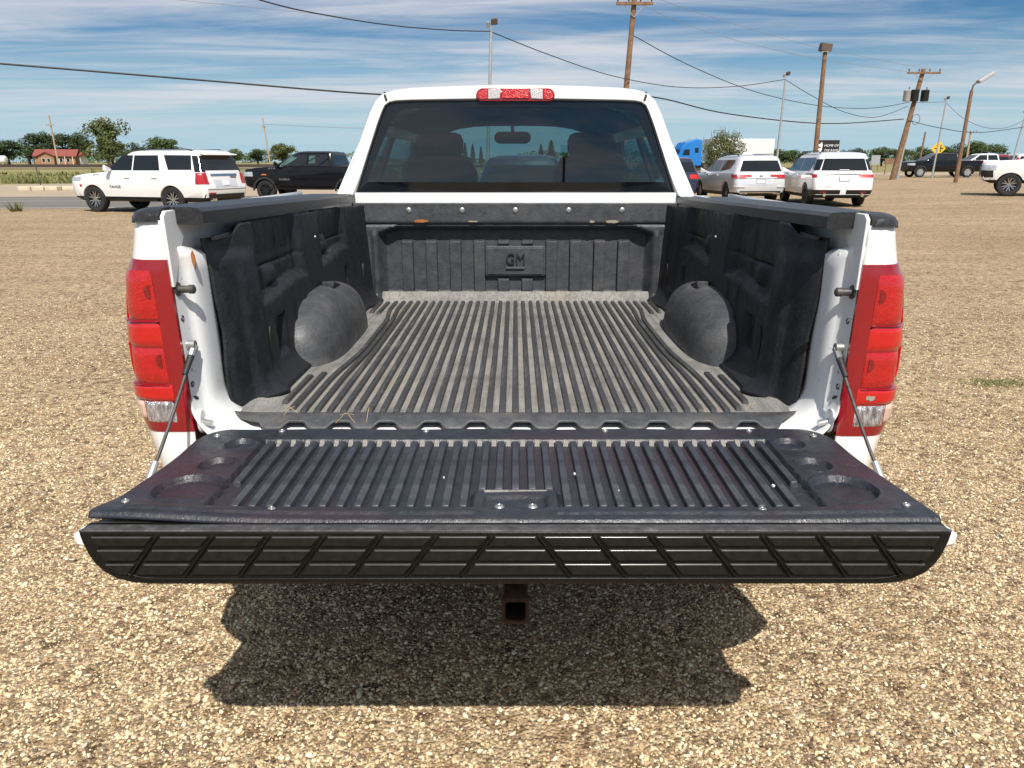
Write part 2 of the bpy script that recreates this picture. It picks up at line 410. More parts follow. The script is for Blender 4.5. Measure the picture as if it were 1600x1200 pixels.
def copy_tree(o, parent=None):
    c = o.copy(); C.objects.link(c)
    if parent is not None: c.parent = parent
    for ch in list(o.children): copy_tree(ch, c)
    return c
def dup(o, loc=None, parent=None):
    c = o.copy(); C.objects.link(c)
    if parent is not None: c.parent = parent
    if loc is not None: c.location = loc
    return c
def sst(a, b, x):
    if a == b: return 1.0 if x >= a else 0.0
    t = min(1, max(0, (x - a) / (b - a))); return t * t * (3 - 2 * t)
def boxm(a, b, x, w):      # 1 inside [a,b], soft edges of width w
    return sst(a - w / 2, a + w / 2, x) * (1 - sst(b - w / 2, b + w / 2, x))
def lerp_tab(tab, x):
    if x <= tab[0][0]: return tab[0][1]
    for (a, va), (b, vb) in zip(tab, tab[1:]):
        if x <= b: return va + (vb - va) * (x - a) / (b - a)
    return tab[-1][1]
def text_mesh(txt, size, depth, name, mat, parent=None, shear=0.):
    cu = bpy.data.curves.new(name, 'FONT'); cu.body = txt; cu.size = size; cu.extrude = depth; cu.align_x = 'CENTER'; cu.align_y = 'CENTER'; cu.shear = shear
    cu.resolution_u = 3
    o = bpy.data.objects.new(name + '_src', cu); C.objects.link(o)
    dg = bpy.context.evaluated_depsgraph_get(); dg.update()
    me = bpy.data.meshes.new_from_object(o.evaluated_get(dg)); me.materials.clear(); me.materials.append(MATS[mat]); me.name = name
    bpy.data.objects.remove(o); bpy.data.curves.remove(cu)
    r = bpy.data.objects.new(name, me); C.objects.link(r)
    if parent is not None: attach(r, parent)
    return r

# ================================================================== SETTING
def g(x, y):            # gentle rise of the lot towards the right background, low bank by the railway
    h = .30 * sst(4, 22, x) * sst(14, 34, y)
    d = y - .10 * (x + 20)
    h += .85 * sst(62, 84, d) * (1 - sst(-6, 10, x)) + .15 * sst(62, 90, d) * sst(-6, 10, x)
    return h
def sheet(name, mat, x0, x1, y0f, y1f, dz, nx, ny, parent=None):
    m = MB()
    def fn(u, v):
        x = x0 + (x1 - x0) * u; a, b = y0f(x), y1f(x); y = a + (b - a) * v
        return (x, y, g(x, y) + dz)
    m.grid(fn, nx, ny); return m.build(name, mat, parent, 0, recalc=False)
def ring_levels():
    return [-3000, -900, -300, -120, -60, -40, -30, -20, -10, -4, 0, 5, 10, 14, 18, 22, 26, 30, 34, 40, 50, 62, 66, 70, 75, 80, 85, 90, 100, 120, 160, 300, 700, 1500, 4000]
def terrain():
    ys = ring_levels(); xs = [-3000, -1000, -400, -200, -120, -80, -60, -40, -30, -20, -14, -10, -6, -2, 2, 4, 8, 12, 16, 20, 24, 30, 40, 60, 80, 120, 200, 400, 1000, 3000]
    m = MB(); n = len(xs)
    m.add([(x, y, g(x, y) - .012) for y in ys for x in xs], [(j * n + i, j * n + i + 1, (j + 1) * n + i + 1, (j + 1) * n + i) for j in range(len(ys) - 1) for i in range(n - 1)])
    o = m.build('ground', 'dry_grass_ground', None, 30, recalc=False); tag(o, kind='structure')
terrain()
def road_y(x): return 27.2 + .10 * (x + 17)
lot = MB()
def lot_fn(u, v):
    x = -60 + 180 * u
    far = road_y(x) if x < -9 else road_y(-9) + (72 - road_y(-9)) * sst(-9, 6, x)
    y = -25 + (far + 25) * v
    return (x, y, g(x, y))
lot.grid(lot_fn, 181, 61)
o = lot.build('gravel_lot', 'gravel_ground', None, 0, recalc=False); tag(o, kind='structure')
rd = sheet('road', 'asphalt', -90, 70, lambda x: road_y(x) - .5, lambda x: road_y(x) + 10.2, -.004, 81, 9); tag(rd, kind='structure')
pv = sheet('far_pavement', 'pale_pavement', -90, 70, lambda x: road_y(x) + 10.2, lambda x: road_y(x) + 34, -.005, 81, 12); tag(pv, kind='structure')
for k, (d, w) in enumerate(((.35, .16), (5.6, .16), (10.4, .35))):
    l_ = sheet('road_line', 'road_paint' if k < 2 else 'concrete', -80, -9.4, lambda x, d=d: road_y(x) + d, lambda x, d=d, w=w: road_y(x) + d + w, .004, 61, 2); tag(l_, kind='structure')
fr_ = sheet('far_road', 'pale_pavement', 6, 140, lambda x: 74 + .02 * x, lambda x: 88 + .02 * x, .0, 61, 5); tag(fr_, kind='structure')

# railway
def rail_y(x): return 88 + .10 * (x + 20)
bl = sheet('railway_ballast', 'ballast', -140, 40, lambda x: rail_y(x) - 3.2, lambda x: rail_y(x) + 3, .12, 91, 5); tag(bl, kind='structure')
for k in (0, 1):
    m = MB(); pts = [(x, rail_y(x) - .75 + 1.5 * k, g(x, rail_y(x)) + .29) for x in range(-140, 41, 6)]
    m.loft([[(p[0], p[1] - .07, p[2] - .12), (p[0], p[1] + .07, p[2] - .12), (p[0], p[1] + .07, p[2] + .17), (p[0], p[1] - .07, p[2] + .17)] for p in pts])
    tag(m.build('railway_rail', 'rail_steel', None, 0), 'near rusty rail of the railway line on the low bank' if k == 0 else 'far rusty rail of the railway line, beyond the near one', 'rail', 'railway rails')

# weeds along the far side of the road, counted by nobody
def weeds():
    m = MB()
    for i in range(9000):
        x = random.uniform(-75, 0); y = road_y(x) + 34 + random.random() ** 1.5 * 14
        patch = .5 + .5 * math.sin(x * .55) * math.sin(x * .23 + 1)
        h = random.uniform(.08, .26) + .55 * patch * random.random() ** 2; a = random.random() * 6.28; w = random.uniform(.05, .14)
        dx, dy = math.cos(a) * w, math.sin(a) * w; lx, ly = random.uniform(-.2, .2), random.uniform(-.2, .2); z = g(x, y) - .03
        m.add([(x - dx, y - dy, z), (x + dx, y + dy, z), (x + lx + dx * .5, y + ly, z + h * .7), (x + lx * 1.5, y + ly * 1.5, z + h)], [(0, 1, 2), (0, 2, 3)])
    o = m.build('weeds', 'weed_leaf', None, 0, recalc=False); tag(o, 'tall weeds and grass growing along the far side of the road', 'weeds', kind='stuff')
weeds()

# loose gravel near the camera: instanced stones on scattered points
def gravel():
    N = 430000
    y = .9 + 8.6 * rng.random(N) ** 1.35; half = .75 * y + .9
    x = (rng.random(N) * 2 - 1) * half
    keep = rng.random(N) < np.clip(1.25 - y / 9.0, .12, 1)
    # the sandy patches carry fewer stones
    sandy = np.zeros(N)
    for (sx_, sy_, rx_, ry_, w_) in ((-.05, 1.80, .42, .16, .9), (.85, 1.95, .45, .30, .75), (1.25, 2.5, .5, .5, .6), (-2.6, 5.4, 1.5, .55, .85), (2.6, 4.6, .8, .5, .5), (-1.3, 1.7, .3, .15, .4), (.4, 1.55, .3, .08, .5)):
        sandy = np.maximum(sandy, w_ * np.exp(-((x - sx_) / rx_) ** 2 - ((y - sy_) / ry_) ** 2))
    sandy = sandy * (.75 + .5 * np.sin(x * 9 + 3 * np.sin(y * 7)) * np.sin(y * 11 + x * 4)) + .12 * np.sin(x * 2.3 + 1.1) * np.sin(y * 2.7 - .6)
    keep &= rng.random(N) > np.clip(sandy, 0, .92)
    keep &= ~((np.abs(x) < .36 * y) & (y > 3.0))
    x, y = x[keep], y[keep]; n = len(x)
    r = np.where(rng.random(n) < .55, .0018 + .0020 * rng.random(n), .0034 + .0040 * rng.random(n) ** 1.5) + (rng.random(n) < .015) * .004
    me = bpy.data.meshes.new('loose_gravel'); me.vertices.add(n)
    co = np.stack([x, y, r * (rng.random(n) * .45 - .20)], 1).astype(np.float32); me.vertices.foreach_set('co', co.ravel())
    at = me.attributes.new('rad', 'FLOAT', 'POINT'); at.data.foreach_set('value', r.astype(np.float32))
    o = bpy.data.objects.new('loose_gravel', me); C.objects.link(o)
    ng = bpy.data.node_groups.new('scatter_stones', 'GeometryNodeTree')
    ng.interface.new_socket('Geometry', in_out='INPUT', socket_type='NodeSocketGeometry'); ng.interface.new_socket('Geometry', in_out='OUTPUT', socket_type='NodeSocketGeometry')
    N_, L = ng.nodes, ng.links
    gi, go = N_.new('NodeGroupInput'), N_.new('NodeGroupOutput')
    ico = N_.new('GeometryNodeMeshIcoSphere'); ico.inputs['Radius'].default_value = 1; ico.inputs['Subdivisions'].default_value = 2
    nz = N_.new('ShaderNodeTexNoise'); nz.inputs['Scale'].default_value = 1.2; nz.inputs['Detail'].default_value = 1
    vm = N_.new('ShaderNodeVectorMath'); vm.operation = 'SUBTRACT'; vm.inputs[1].default_value = (.5, .5, .5); L.new(nz.outputs['Color'], vm.inputs[0])
    sp = N_.new('GeometryNodeSetPosition'); L.new(ico.outputs[0], sp.inputs[0]); L.new(vm.outputs[0], sp.inputs['Offset'])
    sm = N_.new('GeometryNodeSetMaterial'); sm.inputs['Material'].default_value = MATS['pebble']; L.new(sp.outputs[0], sm.inputs[0])
    ss = N_.new('GeometryNodeSetShadeSmooth'); L.new(sm.outputs[0], ss.inputs[0])
    iop = N_.new('GeometryNodeInstanceOnPoints'); L.new(gi.outputs[0], iop.inputs['Points']); L.new(ss.outputs[0], iop.inputs['Instance'])
    rv = N_.new('FunctionNodeRandomValue'); rv.data_type = 'FLOAT_VECTOR'; rv.inputs[0].default_value = (-.5, -.5, 0); rv.inputs[1].default_value = (.5, .5, 6.28)
    L.new(rv.outputs[0], iop.inputs['Rotation'])
    rs = N_.new('FunctionNodeRandomValue'); rs.data_type = 'FLOAT_VECTOR'; rs.inputs[0].default_value = (.8, .65, .45); rs.inputs[1].default_value = (1.4, 1.1, .8); rs.inputs['Seed'].default_value = 3
    na = N_.new('GeometryNodeInputNamedAttribute'); na.data_type = 'FLOAT'; na.inputs[0].default_value = 'rad'
    vs = N_.new('ShaderNodeVectorMath'); vs.operation = 'SCALE'; L.new(rs.outputs[0], vs.inputs[0]); L.new(na.outputs[0], vs.inputs['Scale'])
    L.new(vs.outputs[0], iop.inputs['Scale']); L.new(iop.outputs[0], go.inputs[0])
    md = o.modifiers.new('stones', 'NODES'); md.node_group = ng
    me.materials.append(MATS['pebble'])
    tag(o, 'loose tan and brown gravel covering the lot around the truck', 'gravel', kind='stuff')
gravel()


# ================================================================== THE PICKUP TRUCK
T = empty('pickup_truck', (0, 4.6, 0), world_off=True)
tag(T, 'large white pickup truck seen from behind, tailgate down and black lined bed empty', 'pickup truck')
RZ = -.012       # the right bed side sits a touch lower in the picture

# ---- outer bed sides and tail lamps share one plan curve
XO = [(.60, .885), (.70, .912), (.80, .940), (.90, .962), (1.0, .966), (1.15, .958), (1.30, .936), (1.36, .920), (1.43, .903)]
def plan_curve(z, off=0.):
    xo = lerp_tab(XO, z) + off; y0 = 1.833 - off
    pts = [(.812, y0 + .002), (.819, y0)]
    for k in range(11):
        a = math.pi / 2 * k / 10
        pts.append((xo - .075 + .075 * math.sin(a), y0 + .10 - .10 * math.cos(a)))
    pts += [(xo + .012, 2.05), (xo + .035, 2.25), (max(xo + .05, .985 + off), 2.6), (max(xo + .05, .99 + off), 3.1), (max(xo + .05, .985 + off), 3.70)]
    return pts
def plan_at(z, d, off):      # point at arc length d along the plan curve
    p = plan_curve(z, off)
    for a, b in zip(p, p[1:]):
        l = math.dist(a, b)
        if d <= l: return (a[0] + (b[0] - a[0]) * d / l, a[1] + (b[1] - a[1]) * d / l)
        d -= l
    return p[-1]
def lens_patch(name, mat, s, d0, d1, z0, z1, off, parent, skew=0., nd=14, nz=8, thick=.02):
    m = MB()
    def fn(o_):
        def f(u, v):
            z = z0 + (z1 - z0) * v; d = d0 + (d1 - d0) * u + skew * (1 - v); e = min(u, 1 - u, v, 1 - v)
            x, y = plan_at(z, max(0, d), o_ - (.004 if e < 1e-6 else 0) * (o_ == off)); return (s * x, y, z)
        return f
    m.grid(fn(off), nd, nz); b = len(m.v); m.grid(fn(off - thick), nd, nz)
    edge = list(range(nd)) + [nd * j + nd - 1 for j in range(1, nz)] + [nd * (nz - 1) + i for i in range(nd - 2, -1, -1)] + [nd * j for j in range(nz - 2, 0, -1)]
    for a, c in zip(edge, edge[1:] + edge[:1]): m.f.append((a, c, b + c, b + a))
    return m.build(name, mat, parent, 50)
for s in (-1, 1):
    dz = RZ if s > 0 else 0
    m = MB(); zs = [.66, .72, .80, .86, .90, .95, 1.0, 1.08, 1.15, 1.22, 1.30, 1.36, 1.40, 1.428]
    rows = [[(s * x, y, z) for x, y in plan_curve(z)] for z in zs]
    m.loft(rows, closed=False, cap=False)
    side = m.build('bed_side', 'white_paint', T, 50); side.location.z += dz
    side.modifiers.new('thickness', 'SOLIDIFY').thickness = .012
    tl = lens_patch('tail_lamp', 'red_lens_dark', s, 0, .345, .905, 1.337, .006, T, nd=26, nz=16); tl.location.z += dz
    lens_patch('brake_lens', 'red_lens', s, .040, .128, 1.195, 1.312, .011, tl)
    lens_patch('tail_lens', 'red_lens_flat', s, .040, .150, 1.128, 1.188, .010, tl)
    lens_patch('turn_lens', 'red_lens', s, .040, .134, 1.035, 1.122, .011, tl)
    lens_patch('reflector_lens', 'red_lens_flat', s, .034, .235, .990, 1.030, .011, tl)
    lens_patch('reverse_lens', 'clear_lens', s, .036, .115, .932, .986, .010, tl)
    lens_patch('wrap_reflection', 'pale_reflection', s, .117, .200, .940, .986, .010, tl)  # pale patch paints the reflection on the lamp's outer wrap
    lens_patch('lens_wrap', 'red_lens_flat', s, .152, .215, 1.035, 1.312, .009, tl)
    for zc in (1.262, 1.092):
        m = MB(); x, y = plan_at(zc, .047, .0125)
        m.prism([(.014 * math.cos(a), .016 * math.sin(a)) for a in [math.pi * k / 10 - math.pi / 2 for k in range(11)]], lambda p, h, x=x, y=y, s=s, zc=zc: (s * (x + p[0]), y - h, zc + p[1]), -.004, .0015)
        m.build('bulb_socket', 'bulb_dark', tl, 30)
    for zc in (1.19, 1.03):
        lens_patch('lens_divider', 'red_lens_dark', s, .040, .150, zc - .0035, zc + .0015, .0125, tl, nz=3)
# chipped corner on the right lamp, bare foam coloured plastic
m = MB(); rr = random.Random(4); pts = []
for k in range(14):
    a = 2 * math.pi * k / 14; r_ = rr.uniform(.35, 1); pts.append((.070 + .017 * r_ * math.cos(a), 1.008 + .012 * r_ * math.sin(a)))
def chip(p, h):
    x, y = plan_at(p[1], p[0], .0116 + h); return (x, y, p[1] + RZ)
m.prism(pts, chip, -.003, .001); m.build('lens_chip', 'fabric_tan', T, 0)

# ---- jamb: one painted moulding swept round the tailgate opening
def jamb():
    path = []
    for k in range(12): path.append((-.784, 1.366 - (1.366 - .985) * k / 11, -1, 0))
    for k in range(1, 11):
        a = math.pi / 2 * k / 10; path.append((-.684 - .10 * math.cos(a), .985 - .098 * math.sin(a), -math.cos(a), -math.sin(a)))
    for k in range(1, 20): path.append((-.684 + 1.368 * k / 20, .887, 0, -1))
    n = len(path)
    path += [(-x, z, -nx, nz) for x, z, nx, nz in path[9::-1]] if False else [(-x, z, -nx, nz) for x, z, nx, nz in reversed(path[:22])]
    prof = [(.004, 2.04), (.000, 1.985), (.000, 1.950), (.002, 1.926), (.007, 1.912), (.013, 1.9045), (.0215, 1.897), (.0245, 1.884), (.0295, 1.846), (.031, 1.835)]
    m = MB(); rings = []
    for x, z, nx, nz in path:
        taper = 1 - sst(1.332, 1.366, z) if z > 1.3 else 1
        cl_ = 1 - taper; rings.append([(x + nx * (o_ + (.028 - o_) * cl_), y + (min(y, 1.875) - y) * cl_ * .9, z + nz * min(o_, .06)) for o_, y in prof])
    m.loft(rings, closed=False, cap=False)
    o = m.build('tailgate_jamb', 'jamb_paint', T, 40)
    md = o.modifiers.new('thickness', 'SOLIDIFY'); md.thickness = .003; md.offset = 0
    return o
J = jamb()
for s in (-1, 1):
    dz = RZ * .6 if s > 0 else 0
    # flange that rises beside the rail cap
    m = MB(); poly = [(1.838, 1.27), (1.846, 1.27), (1.90, 1.345), (1.938, 1.385), (1.943, 1.41), (1.93, 1.436), (1.90, 1.449), (1.855, 1.449), (1.838, 1.437)]
    m.prism(poly, lambda p, h: (h, p[0], p[1] + dz), s * .8065, s * .8155); m.build('jamb_flange', 'jamb_paint', J, 30, .002)
    # painted metal inner side wall behind the liner
    m = MB(); m.box((s * .822, 2.80, 1.15), (.012, 1.80, .52)); m.build('inner_panel', 'jamb_paint', T, 30)
    # latch striker
    def st(r0, r1, a, b): return MB().lathe([(r0, a), (r1, b)], 16, 'x', (0, 1.868, 1.262 + dz))
    b = MB(); b.lathe([(.0, 0), (.017, 0), (.017, .006), (.009, .007), (.009, .030), (.011, .031), (.011, .042), (.007, .045), (0, .045)], 18, 'x')
    b.v = [(s * (.8135 - x), y + 1.862, z + 1.262 + dz) for x, y, z in b.v]; b.build('latch_striker', 'dark_steel', J, 30)
    for (yy, zz_, r_) in ((1.862, 1.190, .0085), (1.860, 1.022, .0085), (1.868, 1.058, .005)):
        b = MB(); b.lathe([(0, 0), (r_, 0), (r_ * .9, .004), (r_ * .55, .0045), (r_ * .5, .001), (0, .001)], 14, 'x')
        b.v = [(s * (.8125 - x), y + yy, z + zz_ + dz) for x, y, z in b.v]; b.build('jamb_bolt', 'dark_steel' if r_ > .006 else 'bolt_steel', J, 30)
    # hinge cup at the foot of the jamb
    b = MB(); b.prism([(.020 * math.cos(a), .024 * math.sin(a)) for a in [2 * math.pi * k / 16 for k in range(16)]], lambda p, h: (s * (.806 - h), 1.858 + p[0], .925 + p[1] * 1.3), 0, .010)
    b.build('hinge_plate', 'jamb_paint', J, 30, .003)
    b = MB(); b.tube([(s * .80, 1.856, .925), (s * .772, 1.852, .920)], .008, 12); b.build('hinge_pin', 'bolt_steel', J, 30)
# bead of seam sealer down each post and drain slots low on the jamb
for s in (-1, 1):
    m = MB(); m.tube([(s * (.7895 + .0004 * math.sin(k * 2.1)), 1.9195 + .0008 * math.sin(k * 1.3), 1.345 - .365 * k / 20) for k in range(21)], .0016, 5); m.build('jamb_sealer', 'plate_white', J, 60)
    m = MB(); m.prism([(.012 * math.cos(a), .0045 * math.sin(a)) for a in [2 * math.pi * k / 12 for k in range(12)]], lambda p, h: (s * (.8095 - h), 1.866 + p[0], .985 + p[1] - p[0] * .5), -.002, .0022); m.build('jamb_slot', 'frame_black', J, 30)
# rust chip on the left post and a curl of dry grass on the right
m = MB(); m.prism([(-.7795, 1.352), (-.7730, 1.362), (-.7665, 1.352), (-.7640, 1.330), (-.7690, 1.318), (-.7760, 1.332)], lambda p, h: (p[0] - .022, 1.9035 - (p[0] + .772) * .9 - h, p[1] - .012), -.004, .002); m.build('rust_spot', 'rust', J, 0)

# ---- rail caps
def cap_z(y): return 1.456 - .040 * (y - 1.83) / 1.87
for s in (-1, 1):
    dz = RZ if s > 0 else 0
    def sect(y, endf=1.0):
        zt = cap_z(y); xo = plan_at(1.42, 0, 0)[0]
        xo = lerp_tab([(1.83, .905), (2.05, .93), (2.25, .955), (2.6, .985), (3.7, .985)], y)
        xi = .742; w = xo - xi; pts = [(xi + .012, zt - .040), (xi, zt - .038), (xi, zt - .010), (xi + .010, zt - .001)]
        for k in range(6):
            c0 = xi + .026 + (w - .075) * k / 6; st_ = (w - .075) / 6
            pts += [(c0, zt), (c0 + st_ * .55, zt + .001), (c0 + st_ * .62, zt - .0035), (c0 + st_ * .93, zt - .0035)]
        pts += [(xo - .035, zt - .002), (xo - .014, zt - .010), (xo - .003, zt - .022), (xo, zt - .036), (xo - .01, zt - .038)]
        return [(s * x, y, z) for x, z in pts]
    m = MB(); m.loft([sect(1.905 + (3.70 - 1.905) * k / 24) for k in range(25)])
    cap = m.build('rail_cap', 'rail_cap_plastic', T, 35); cap.location.z += dz
    # rounded rear end outside the flange
    m = MB(); rings = []
    for k in range(9):
        t_ = k / 8; y = 1.826 + .083 * t_; f = math.sqrt(max(0, 1 - (1 - t_) ** 2.2)); zt = 1.4265 + (cap_z(1.9) - 1.4265) * (.42 + .58 * f)
        xo = .842 + (.903 - .842) * math.sqrt(max(0, 1 - (1 - t_) ** 2)) if t_ < 1 else .903
        xi = .8175; ring = [(xi, 1.4265)]
        for q in range(9):
            u = q / 8; ring.append((xi + (xo - xi) * u, 1.4265 + (zt - 1.4265) * (1 - u ** 4) ** .5 + (.002 if q < 8 else 0)))
        rings.append([(s * x, y, z) for x, z in ring])
    m.loft(rings); e = m.build('cap_end', 'rail_cap_plastic', cap, 50)

# ---- bed liner
FL = .910
liner = MB()
def floor_fn(u, v):
    x = (-.74 + 1.48 * u); y = 1.962 + (3.712 - 1.962) * v; x *= 1 + .040 * (1 - sst(2.0, 2.25, y))
    z = FL + .05 * (sst(.66, .745, abs(x)) ** 2) * sst(1.99, 2.2, y) + .045 * sst(3.68, 3.712, y) ** 2
    return (x, y, z)
liner.grid(floor_fn, 60, 50)
LN = liner.build('bed_liner', 'dusty_floor', T, 60)
# scalloped rear lip
def lip_edge(x):
    ph = ((x + .06 + 10) % .1185) / .1185; tri = boxm(.30, .78, ph, .20); return tri
m = MB()
def lip_fn(u, v):
    x = -.768 + 1.536 * u; side_ = sst(.66, .768, abs(x)); t_ = lip_edge(x) * (1 - side_)
    yend = 1.905 - .020 * t_ + .055 * side_ ** 1.6; y = 1.966 + (yend - 1.966) * v
    z = FL + .002 + .004 * math.sin(v * 3.0) - .020 * v ** 2 * t_ - .004 * v * (1 - t_) + .004 * side_ ** 2
    return (x, y, z)
m.grid(lip_fn, 240, 9); o = m.build('liner_lip', 'liner_dome', LN, 60, recalc=False); o.modifiers.new('thickness', 'SOLIDIFY').thickness = -.006
# floor ribs, each its own bar
def rib_mesh(path, w, h, name, mat):
    m = MB(); rings = []
    for k, (x, y) in enumerate(path):
        e = .0 if k in (0, len(path) - 1) else 1.0; hh = h * e; z0 = FL + .05 * (sst(.66, .745, abs(x)) ** 2) * sst(1.99, 2.2, y)
        rings.append([(x - w / 2, y, z0 - .003), (x - w * .36, y, z0 + hh), (x, y, z0 + hh * 1.06), (x + w * .36, y, z0 + hh), (x + w / 2, y, z0 - .003)])
    m.loft(rings); return m
def rib_path(x0, y0, y1, bend=True):
    n = 16; ys = [y0, y0 + .012] + [y0 + .012 + (y1 - y0 - .024) * k / n for k in range(1, n)] + [y1 - .012, y1]
    s = 1 if x0 > 0 else -1; a = abs(x0); w = .032 * sst(.48, .60, a) if bend else 0
    return [(s * (a - w * sst(2.25, 2.70, y) * (1 - sst(3.15, 3.50, y))), y) for y in ys]
P = .0358; nr = 37
straight = None
for i in range(nr):
    x0 = (i - (nr - 1) / 2) * P; a = abs(x0)
    y0 = 1.966 + random.uniform(-.004, .004); y1 = 3.668
    if a <= .36:
        if straight is None: straight = rib_mesh(rib_path(0, 1.966, 3.668), .0205, .0090, 'floor_rib', 'm').mesh('floor_rib', 'floor_rib_plastic', 50)
        o = bpy.data.objects.new('floor_rib', straight); C.objects.link(o); o.parent = LN; o.location = (x0, random.uniform(-.004, .004), 0)
    elif a <= .585:
        rib_mesh(rib_path(x0, y0, y1), .0205, .0090, '', '').build('floor_rib', 'floor_rib_plastic', LN, 50)
    else:
        ya = y0 + (.06 + random.uniform(0, .02) if a > .63 else .02)
        rib_mesh(rib_path(x0, ya, 2.39 - (a - .585) * .9, False), .0205, .0090, '', '').build('floor_rib', 'floor_rib_plastic', LN, 50)
        rib_mesh(rib_path(x0, 3.35 + (a - .585) * .5, 3.65, False), .0205, .0090, '', '').build('floor_rib', 'floor_rib_plastic', LN, 50)
# side walls as moulded relief
def wall_depth(y, z):
    d = .012
    lower = 1 - sst(1.165, 1.195, z - .02 * sst(2.8, 2.95, y) + .012 * math.sin(y * 9))
    pocket = max(boxm(2.225, 2.70, y, .05), boxm(2.96, 3.42, y, .05))
    d += .034 * max(lower, 1 - pocket)
    d += .012 * boxm(2.00, 2.17, y, .08) * (1 - sst(1.30, 1.34, z))             # rear pillar
    d -= .044 * (1 - sst(1.99, 2.20, y))
    d += .010 * boxm(2.085, 2.165, y, .012) * (1 - sst(1.22, 1.34, z))
    d -= .020 * boxm(2.30, 2.395, y, .015) * boxm(.985, 1.105, z, .015)           # shallow panel with slot
    d -= .016 * boxm(3.30, 3.36, y, .012) * boxm(1.06, 1.13, z, .012)
    d += .006 * boxm(2.50, 2.515, y, .01) + .005 * boxm(2.62, 2.66, y, .01)
    d += .016 * sst(3.46, 3.56, y) + .02 * sst(3.55, 3.70, y) ** 2
    d += .055 * sst(2.03, 2.16, y) * max(0, 1 - (z - FL) / .075) ** 2 if z < FL + .075 else 0
    d -= .008 * boxm(1.255, 1.262, z, .008) * pocket
    d += .020 * boxm(2.36, 2.43, y, .05) * boxm(1.20, 1.25, z, .03) + .02 * boxm(3.06, 3.12, y, .05) * boxm(1.22, 1.27, z, .03)
    return d
for s in (-1, 1):
    m = MB()
    def wf(u, v):
        y_ = 1.994 + 1.721 * u; z = FL + .004 + (1.372 + (cap_z(y_) - .050 - 1.372) * sst(2.10, 2.16, y_) - FL - .004) * v; edge = 1.994 + .007 * math.sin(z * 13 + s) - .003 * math.cos(z * 31)
        y = edge + (3.715 - edge) * u
        d = wall_depth(y, z); fl = 1 - sst(0, .03, y - edge); d -= .010 * fl
        return (s * (.782 - d - .012 * (1 - v)), y, z)
    m.grid(wf, 190, 72)
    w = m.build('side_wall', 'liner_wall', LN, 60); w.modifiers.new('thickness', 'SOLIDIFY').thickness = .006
    # wheel housing dome
    m = MB()
    def dome(u, v):
        a = math.pi * u; b = math.pi / 2 * v          # a: along y, b: from wall to inner face
        sg = lambda q, e: math.copysign(abs(q) ** e, q)
        ex = .62
        yy = sg(math.cos(a), .66) * (sg(math.cos(b), .50)); zz_ = sg(math.sin(a), .52) * sg(math.cos(b), .46); xx = sg(math.sin(b), .60)
        zt = zz_ * .212; k_ = 1 - .10 * zz_
        return (s * (.768 - .172 * xx * (1 - .20 * zz_ ** 2)), 2.835 + .405 * yy * k_, FL - .004 + zt)
    m.grid(dome, 49, 20)
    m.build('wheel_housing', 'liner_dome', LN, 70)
    # notch on top of the dome, dark slots and holes
    b = MB(); b.box((s * .700, 2.90, 1.108), (.05, .10, .03), Matrix.Rotation(R(14) * -1, 3, 'X')); b.build('dome_notch', 'liner_wall', LN, 30, .006)
    for (yy, zz_, hy, hz, dx) in ((2.347, 1.082, .040, .017, .0), (3.33, 1.105, .026, .013, .0)):
        b = MB(); b.box((s * (.776 - wall_depth(yy, zz_) - .010 + .004), yy, zz_), (.012, hy * 2, hz * 2)); b.build('wall_slot', 'frame_black', LN, 0, .003)
    for (yy, zz_, ry, rz_) in ((3.60, 1.055, .020, .052), (2.235, 1.04, .020, .055)):
        b = MB(); xx = .776 - wall_depth(yy, zz_) - .012 * (1 - (zz_ - FL) / .456)
        b.prism([(ry * math.cos(a), rz_ * math.sin(a)) for a in [2 * math.pi * k / 20 for k in range(20)]], lambda p, h: (s * (xx - h), yy + p[0], zz_ + p[1]), -.02, .0025); b.build('drain_hole', 'frame_black', LN, 30)
    # liner top edge clip and screw
    b = MB(); b.box((s * .762, 2.06, 1.372), (.012, .12, .012)); b.build('liner_clip', 'liner_bulkhead', LN, 0, .003)
    b = MB(); b.lathe([(0, 0), (.006, 0), (.005, .004), (0, .005)], 10, 'x'); b.v = [(s * (.776 - wall_depth(2.82, 1.30) - .004 - x), y + 2.82, z + 1.30) for x, y, z in b.v]; b.build('liner_screw', 'bolt_steel', LN, 30)
# bulkhead
def bulk_y(x, z):
    a = abs(x)
    rec = boxm(-.645, .645, x, .05) * boxm(.90, 1.262 - .03 * sst(.55, .66, a), z, .03)
    y = 3.690 + .070 * rec
    y += .012 * boxm(1.272, 1.284, z, .012)
    y -= .012 * sst(1.272, 1.285, z) * 0
    y -= .045 * max(0, 1 - (z - FL) / .05) ** 2 if z < FL + .05 else 0
    y += .006 * boxm(.68, .70, a, .012) * (1 - sst(1.22, 1.25, z)) - .008 * boxm(.655, .675, a, .012) * (1 - sst(1.22, 1.25, z))
    return y
m = MB()
m.grid(lambda u, v: ((-.765 + 1.53 * u) * (1 + .0 * v), bulk_y(-.765 + 1.53 * u, FL + .004 + (1.376 - FL - .004) * v), FL + .004 + (1.376 - FL - .004) * v), 240, 90)
BK = m.build('bulkhead', 'liner_bulkhead', LN, 60); BK.modifiers.new('thickness', 'SOLIDIFY').thickness = .006
